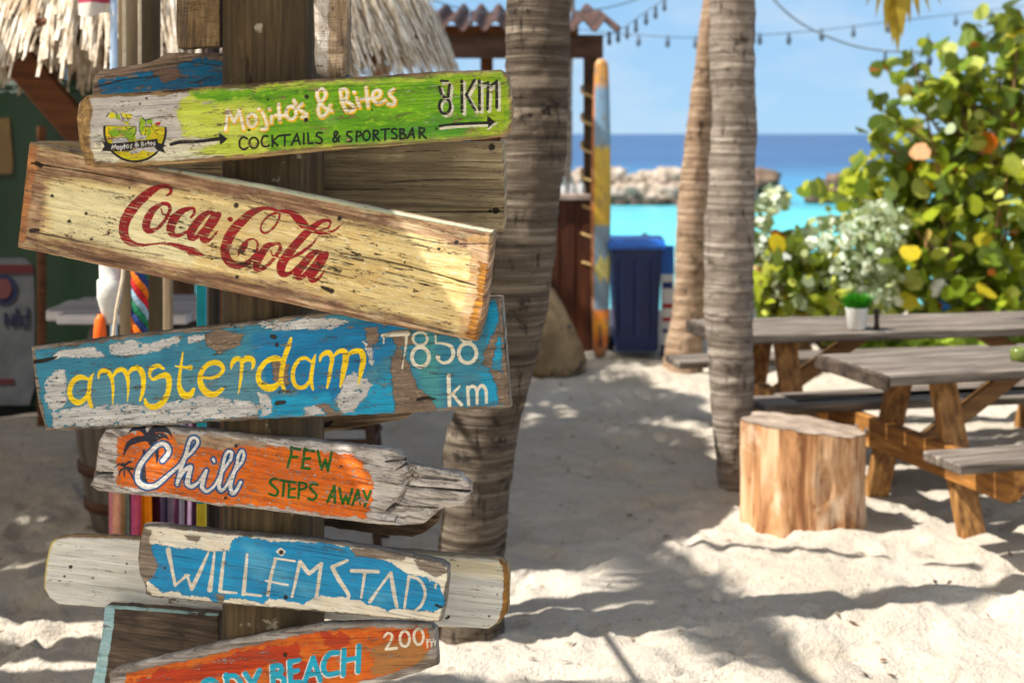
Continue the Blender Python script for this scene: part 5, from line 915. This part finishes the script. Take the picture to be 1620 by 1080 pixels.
r_ = thing('towel_rail', 'low wooden rail carrying the striped towels', 'rail', P(170, 662, 4.3)); MB().tube([P(170, 662, 4.31), P(318, 660, 4.31)], .014, 10).build('rail', OAKD, r_)
for xx in (188, 308): b = P(xx, 662, 4.31); MB().tube([b, Vector((b.x, b.y+.03, -.05))], .012, 8).build('post', OAKD, r_)
towel('pink and peach striped towel, leftmost on the rail', 172, 206, 4.28, [(206,130,140),(224,160,130),(228,176,120),(120,128,120)], ph=.5)
towel('black towel with grey green stripe on the rail', 194, 212, 4.31, [(20,26,26),(16,36,34),(70,76,70)], ph=1)
towel('magenta and orange towel on the rail', 209, 240, 4.26, [(190,80,130),(200,80,110),(236,144,0),(240,150,4),(232,130,0)], ph=2)
towel('dark red and mauve towel with a navy stripe on the rail', 236, 284, 4.30, [(110,0,14),(70,10,30),(130,110,140),(50,52,84),(140,124,150),(150,134,156),(150,136,150)], ph=2.4, skew=5)
towel('white and plum satin towel, rightmost on the rail', 278, 316, 4.27, [(90,40,70),(214,206,216),(190,176,196),(70,24,50),(150,120,150),(60,20,46),(226,120,70)], ph=4, skew=-4)
# bar stool in the shade
q = P(545, 860, 6.4); r_ = thing('bar_stool', 'dark bar stool standing in the shade right behind the signpost', 'stool', (q.x, q.y, 0))
MB().lathe([(.15,.74),(.17,.75),(.17,.78),(.16,.79)], (q.x, q.y, 0), 20).build('seat', DARKW, r_, True)
for sx_, sy_ in ((-1,-1),(1,-1),(1,1),(-1,1)): MB().bar((q.x+sx_*.17, q.y+sy_*.17, -.02), (q.x+sx_*.11, q.y+sy_*.11, .75), .034, .034).build('leg', DARKW, r_)
for z in (.25, .5): MB().tube([(q.x-.15, q.y-.15, z), (q.x+.15, q.y-.15, z), (q.x+.15, q.y+.15, z), (q.x-.15, q.y+.15, z), (q.x-.15, q.y-.15, z)], .012, 6).build('stretcher', DARKW, r_)
# bamboo pole from the pillar across to the thick palm
a, b = Vector((-1.6, 6.12, 2.62)), Vector((.26, 5.62, 2.60)); r_ = thing('bamboo_pole', 'bamboo pole tied between the hut eave and thick palm', 'pole', a); MB().tube([a.lerp(b, i/20) for i in range(21)], [.024+.004*(i % 4 == 0) for i in range(21)], 10).build('pole', mat('dry_bamboo', (170,144,92), (196,170,116), (2,30,30)), r_)
# ------------------------------------------------------------------ corrugated shack, surfboard, bin, sack (middle distance)
RUST = mat('rusty_corrugated_iron', (48,30,24), (82,56,44), (4,2,4), .8, 5, .004, c3=(112,84,70)); SY = 12.2
xl, xr = P(560, 0, SY).x, P(966, 0, SY).x; zr_ = P(0, 44, SY).z; r_ = thing('shack', 'open wooden shack with a rusty corrugated iron roof', 'shack', ((xl+xr)/2, SY+1.2, 0))
nx = 160; wl = .185; v = []
for j, (yy, zz) in enumerate(((SY-.25, zr_), (SY+2.8, zr_+.42))):
    for i in range(nx+1): xx = xl-.05+(xr-xl+.12)*i/nx; s_ = .045*math.sin(2*math.pi*xx/wl); v += [(xx, yy, zz+s_), (xx, yy, zz+s_-.012)]
m2 = (nx+1)*2; f = []
for i in range(nx): f += [(2*i, 2*i+2, m2+2*i+2, m2+2*i), (2*i+1, m2+2*i+1, m2+2*i+3, 2*i+3), (2*i, 2*i+1, 2*i+3, 2*i+2)]
raw('roof', [Vector(p) for p in v], f, RUST, r_)
MB().box(((xl+xr)/2-.03, SY+.02, P(0,74,SY).z), (xr-xl-.07, .09, .20), None, .006).build('beam', mat('faded_fascia', (66,46,36), (98,74,60), (2,9,9), .75, 4, .003), r_)
MB().box(((xl+xr)/2-.06, SY+2.5, P(0,74,SY).z+.3), (xr-xl-.2, .09, .14)).build('beam', BROWNW, r_)
for px in (600, 770): MB().bar(P(px, 60, SY+.3), (P(px, 0, SY+.3).x, SY+.3, -.05), .11, .11, (0,1,0)).build('post', BROWNW, r_)
MB().bar(Vector((P(936,0,SY).x, SY+.05, -.08)), Vector((P(936,0,SY).x, SY+.05, P(0,84,SY).z)), .13, .13, (0,1,0)).build('post', mat('dark_post', (52,36,24), (84,62,42), (3,3,12)), r_)
pz = [P(928, y, SY-.02) for y in range(120, 420, 1)]; hx = P(936,0,SY).x
sp_ = []
for i in range(120): a = i*.36; sp_.append((hx+.082*max(-1, min(1, 1.35*math.cos(a))), SY+.05+.082*max(-1, min(1, 1.35*math.sin(a))), 2.35-i*.0138))
MB().tube(sp_, .014, 6).build('rope_binding', mat('tan_rope', (196,160,96), (224,190,130), (40,40,40)), r_)
mb = MB(); xa, xb = P(846,0,SY).x, P(934,0,SY).x; k = 7
for i in range(k): w_ = (xb-xa)/k; mb.box((xa+w_*(i+.5), SY-.02+.008*(i % 2), .63), (w_*.995, .03, 1.32), None, .004)
mb.build('slat_panel', mat('mahogany_slats', (56,26,14), (98,52,28), (9,9,1.5), .6, 4), r_)
MB().box(((xa+xb)/2, SY-.02, 1.31), (xb-xa, .1, .05), None, .006).build('counter', mat('pale_counter', (150,130,120), (186,168,158)), r_)
mb = MB()
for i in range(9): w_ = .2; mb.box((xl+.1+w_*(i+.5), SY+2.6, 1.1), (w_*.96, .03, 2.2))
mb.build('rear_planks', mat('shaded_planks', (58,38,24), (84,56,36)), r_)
for px, py in ((905, 318), (920, 312), (893, 318)): q = P(px, py, SY); r_ = thing('bottle', 'small pale bottle on the shack counter under the boulders', 'bottle', (q.x, q.y, 1.335), 0, 'bottles on the shack counter'); MB().lathe([(.03,0),(.033,.01),(.033,.08),(.012,.11),(.012,.15),(.004,.151)], (q.x, q.y, 1.335), 12).build('glass', mat('milky_glass', (190,196,200), (214,216,218), rough=.2, spec=.5), r_, True)
# surfboard
q = P(954, 555, 11.75); r_ = thing('surfboard', 'narrow surfboard painted orange, yellow and blue grey leaning upright on the shack post', 'surfboard', (q.x, q.y, 0)); n = 60; m_ = 14; v = []
zt_ = P(0, 92, 11.75).z; zb_ = .02
for i in range(n+1):
    u = i/n; w_ = .082*(math.sin(math.pi*min(1, max(0, .06+.88*u)))**.26)*(1 if .015 < u < .985 else .6); z = zb_+(zt_-zb_)*u
    for k in range(m_): a = 2*math.pi*k/m_; v.append((q.x-.03+.03*u+w_*math.cos(a), q.y+.30*u-.1+.024*math.sin(a), z))
f = [(i*m_+k, i*m_+(k+1) % m_, (i+1)*m_+(k+1) % m_, (i+1)*m_+k) for i in range(n) for k in range(m_)]+[tuple(range(m_-1,-1,-1)), tuple(range(n*m_, (n+1)*m_))]
t = NT('surfboard_paint'); c = t.coord(); sp = t.t.nodes.new('ShaderNodeSeparateXYZ'); t.put(sp.inputs[0], c); H_ = zt_-zb_; uu = t.math('DIVIDE', sp.outputs[2], H_); xx = t.math('ABSOLUTE', t.math('ADD', sp.outputs[0], t.math('MULTIPLY', uu, -.03))); xx = t.math('ABSOLUTE', t.math('SUBTRACT', xx, .03))
cm_ = t.ramp(uu, [(.0, lin((110,90,70))), (.07, lin((214,110,24))), (.11, lin((236,160,16))), (.16, lin((226,120,30))), (.17, lin((112,138,156)))])
mid = t.ramp(uu, [(.17, lin((112,138,156))), (.44, lin((120,144,160))), (.45, lin((200,160,36))), (.70, lin((206,172,56))), (.72, lin((120,152,176))), (.9, lin((110,146,176))), (.93, lin((196,140,70)))])
col = t.mix(t.math('GREATER_THAN', uu, .17), cm_, mid); dia = t.math('ADD', t.math('MULTIPLY', t.math('ABSOLUTE', t.math('SUBTRACT', uu, .30)), 1.1), xx); col = t.mix(t.rng(dia, .06, .05), col, lin((190,180,96)))
edge = t.math('GREATER_THAN', xx, .055); col = t.mix(edge, col, lin((176,104,50))); wr = t.noise(t.scale(c, (30,30,9)), 1, 5, .7); col = t.mix(t.rng(wr, .52, .66), col, t.mix(.75, col, lin((120,112,98))))
raw('deck', [Vector(p) for p in v], f, t.done(col, .4, None, .5), r_, True)
MB().prism([(q.x-.03-.01, .12), (q.x-.03+.01, .12), (q.x-.03, .30)], q.y-.19, q.y-.11).build('fin', mat('dark_fin', (40,40,44)), r_)
# wheelie bin
BY = 11.7; xa, xb = P(966,0,BY).x, P(1050,0,BY).x; cx = (xa+xb)/2; r_ = thing('wheelie_bin', 'dark blue wheelie bin with a lighter blue lid between shack and palm', 'bin', (cx, BY+.25, 0))
NAVY = mat('navy_plastic', (8,32,84), (10,40,100), rough=.4, spec=.5); BLUE = mat('bright_blue_plastic', (16,84,176), (24,100,196), rough=.4, spec=.5)
mb = MB(); w_ = xb-xa; mb.add([Vector((cx+sx_*w_*.44*a_, BY+.25+sy_*.24*a_, z_)) for z_, a_ in ((.06,.88),(.86,1.06),(.90,1.12)) for sx_, sy_ in ((-1,-1),(1,-1),(1,1),(-1,1))], [(3,2,1,0)]+[(l*4+i, l*4+(i+1) % 4, l*4+4+(i+1) % 4, l*4+4+i) for l in range(2) for i in range(4)]+[(8,9,10,11)])
mb.build('body', NAVY, r_)
MB().box((cx, BY-.02, .5), (.03, .03, .62)).build('rib', NAVY, r_); MB().box((cx-.13, BY-.02, .5), (.025, .03, .62)).build('rib', NAVY, r_); MB().box((cx+.13, BY-.02, .5), (.025, .03, .62)).build('rib', NAVY, r_)
mb = MB(); pr = [(-.29,.905),(-.29,.935),(-.15,.975),(.1,.99),(.29,.98),(.29,.905)]; R = Matrix.Rotation(math.pi/2, 3, 'Z'); mb.prism(pr, -w_*.54, w_*.54); mb.v = [R @ p+Vector((cx, BY+.25, 0)) for p in mb.v]; ld = mb.build('lid', BLUE, r_)
MB().tube([(cx-w_*.4, BY+.57, .93), (cx+w_*.4, BY+.57, .93)], .018, 8).build('handle', NAVY, r_)
for s in (-1, 1): R = Matrix.Rotation(math.pi/2, 3, 'Y'); mb = MB().lathe([(.02,-.02),(.1,-.025),(.105,0),(.1,.025),(.02,.02)], (0,0,0), 20); mb.v = [R @ p+Vector((cx+s*w_*.43, BY+.47, .1)) for p in mb.v]; mb.build('wheel', mat('black_rubber', (18,18,18)), r_, True)
# banner sign between bin and palm
q = P(1056, 560, 11.9); r_ = thing('banner_stand', 'narrow banner stand in bright blue and white with red marks beside the bin', 'banner', (q.x, q.y, 0)); hw = .055
def bn(a, b, m, n='panel'): MB().box((q.x, q.y, (P(0,a,11.9).z+P(0,b,11.9).z)/2), (hw*2, .02, P(0,a,11.9).z-P(0,b,11.9).z-.002), None, .003).build(n, m, r_)
bn(388, 434, BLUE); bn(434, 545, mat('banner_white', (206,204,206), (222,220,220))); bn(545, 572, NAVY, 'foot')
for a, b, cc in ((446,456,(40,60,120)),(480,487,(170,30,40)),(502,508,(170,30,40)),(520,526,(40,60,120))): MB().box((q.x, q.y-.0115, (P(0,a,11.9).z+P(0,b,11.9).z)/2), (hw*1.5, .003, P(0,a,11.9).z-P(0,b,11.9).z)).build('printed_bar', mat('print_%d_%d_%d' % cc, cc, cc), r_)
# burlap sack
q = P(868, 592, 10.9); r_ = thing('burlap_sack', 'full burlap sack leaning behind the thick palm', 'sack', (q.x, q.y, 0)); n = 30; v = []; prof = [(.20,-.02),(.29,.02),(.305,.10),(.285,.24),(.245,.38),(.20,.52),(.15,.63),(.095,.70),(.045,.735),(.04,.75),(.07,.79)]
for r, z in prof:
    for k in range(n): a = 2*math.pi*k/n; rr_ = r*(1+.12*(float(fbm(math.cos(a)*2+5, math.sin(a)*2+z*4, 7, 3))-.5)*2+.03*math.cos(2*a)); v.append(Vector((q.x-.02-z*.14+rr_*math.cos(a), q.y+.12+rr_*.75*math.sin(a), z)))
m_ = len(prof); f = [(i*n+k, i*n+(k+1) % n, (i+1)*n+(k+1) % n, (i+1)*n+k) for i in range(m_-1) for k in range(n)]+[tuple(range((m_-1)*n, m_*n))]
t = NT('burlap'); c = t.coord(); n1 = t.noise(c, 5, 4); wv = t.noise(t.scale(c, (140,140,140)), 1, 2); col = t.ramp(n1, [(.35, lin((116,98,74))), (.65, lin((160,138,106)))]); col = t.mix(t.rng(t.noise(c, 7, 2), .62, .7), col, lin((80,74,72)))
raw('sack', v, f, t.done(col, .95, t.bump(wv, .01, .6), .1), r_, True)
MB().lathe([(.05,.715),(.056,.725),(.05,.74)], (q.x-.12, q.y+.12, 0), 14).build('tie', mat('beige_rope', (190,172,146), (214,198,172)), r_)
# swimmer in the lagoon
q = P(1020, 385, 36.0); SWX, SWY = q.x, 36.0; r_ = thing('person', 'dark haired swimmer in the turquoise lagoon, head above the water', 'person', (SWX, SWY, SEA))
mb = MB(); mb.lathe([(.10,-.75),(.15,-.6),(.17,-.35),(.205,-.12),(.20,-.04),(.12,.01),(.062,.035),(.058,.09),(.066,.11),(.082,.16),(.088,.21),(.082,.27),(.06,.315),(.02,.335)], (SWX, SWY, SEA), 20, 1, .72)
for s in (-1, 1): mb.tube([(SWX+s*.17, SWY, SEA-.06), (SWX+s*.29, SWY+.05, SEA-.22), (SWX+s*.30, SWY+.25, SEA-.16)], [.055,.045,.035], 8); mb.lathe([(.004,-.03),(.016,-.02),(.018,.015),(.004,.03)], (SWX+s*.088, SWY, SEA+.20), 8)
mb.build('body', mat('tanned_skin', (150,100,74), (170,118,90)), r_, True)
MB().lathe([(.075,.13),(.091,.17),(.097,.22),(.092,.28),(.07,.33),(.02,.355)], (SWX, SWY-.012, SEA), 18, 1, .8).build('hair', mat('black_hair', (20,16,14), (34,28,24)), r_, True)
# ------------------------------------------------------------------ unseen plank awning, added to shade the boards and the sand at left
AZ = 2.62; r_ = thing('added_shade_awning', 'added wooden plank awning, unseen, that shades the signpost boards', 'awning', (-2.2, 1.4, 0))
def slab(x0, x1, y0, y1, k=[0]): k[0] += 1; MB().box(((x0+x1)/2, (y0+y1)/2, AZ+.0125+.0006*(k[0] % 5)), (x1-x0, y1-y0, .025)).build('plank', mat('awning_planks', (176,160,138), (206,192,172), (30,3,3)), r_)
# planks run in Y; gaps between them let the sun through where the boards show sun patches
WHITEW = mat('awning_planks', (176,160,138), (206,192,172), (30,3,3))  # pale so the added planks bounce light onto the boards
for (xa_, xb_, ya_, yb_) in ((-2.6,-1.85,2.3,3.25), (-1.85,-1.66,2.3,2.695), (-1.85,-1.66,2.738,3.25), (-1.66,-1.31,2.3,3.25), (-1.31,-1.265,2.3,2.598), (-1.31,-1.265,2.636,3.25), (-1.265,-.864,2.3,3.25), (-.80,-.74,2.67,2.765), (-.80,-.74,2.81,3.25)):
    n_ = max(1, int((xb_-xa_)/.16)); w_ = (xb_-xa_)/n_
    for i in range(n_): slab(xa_+w_*i, xa_+w_*(i+1), ya_, yb_)
for xa_, xb_ in ((-.864,-.80),(-.74,-.66),(-.66,-.58),(-.58,-.50),(-.50,-.40)): slab(xa_, xb_, 2.678-.17*((xa_+xb_)/2+.85), 3.25)
for yy in (2.75, 3.2): MB().box((-2.2, yy, AZ-.05), (3.6, .05, .08)).build('joist', OAKD, r_)
for xx, yy in ((-4.0,2.75), (-4.0,3.2)): MB().tube([(xx, yy, -.1), (xx, yy, AZ)], .05, 10).build('post', OAKD, r_)
for ya_, yb_, z_ in ((3.26,3.9,0),(3.9,4.56,0),(4.62,4.84,0),(5.04,5.66,0),(5.76,6.06,0),(6.41,6.9,.3),(6.9,7.4,.3),(7.4,8.0,.3),(8.0,8.8,.3)):  # more added planks, gaps set to lay sun streaks on the left sand
    MB().box((-4.2, (ya_+yb_)/2, AZ+.03+z_), (3.8, yb_-ya_-.002, .025)).build('plank', WHITEW, r_)
for xx, yy in ((-6.0,3.4), (-6.0,7.2), (-6.0,8.6)): MB().tube([(xx, yy, -.1), (xx, yy, AZ+.02)], .05, 10).build('post', OAKD, r_)
for xx in (-5.9, -4.0): MB().box((xx, 4.7, AZ-.04), (.07, 3.2, .09)).build('joist', OAKD, r_); MB().box((xx, 7.6, AZ+.26), (.07, 2.5, .09)).build('joist', OAKD, r_)
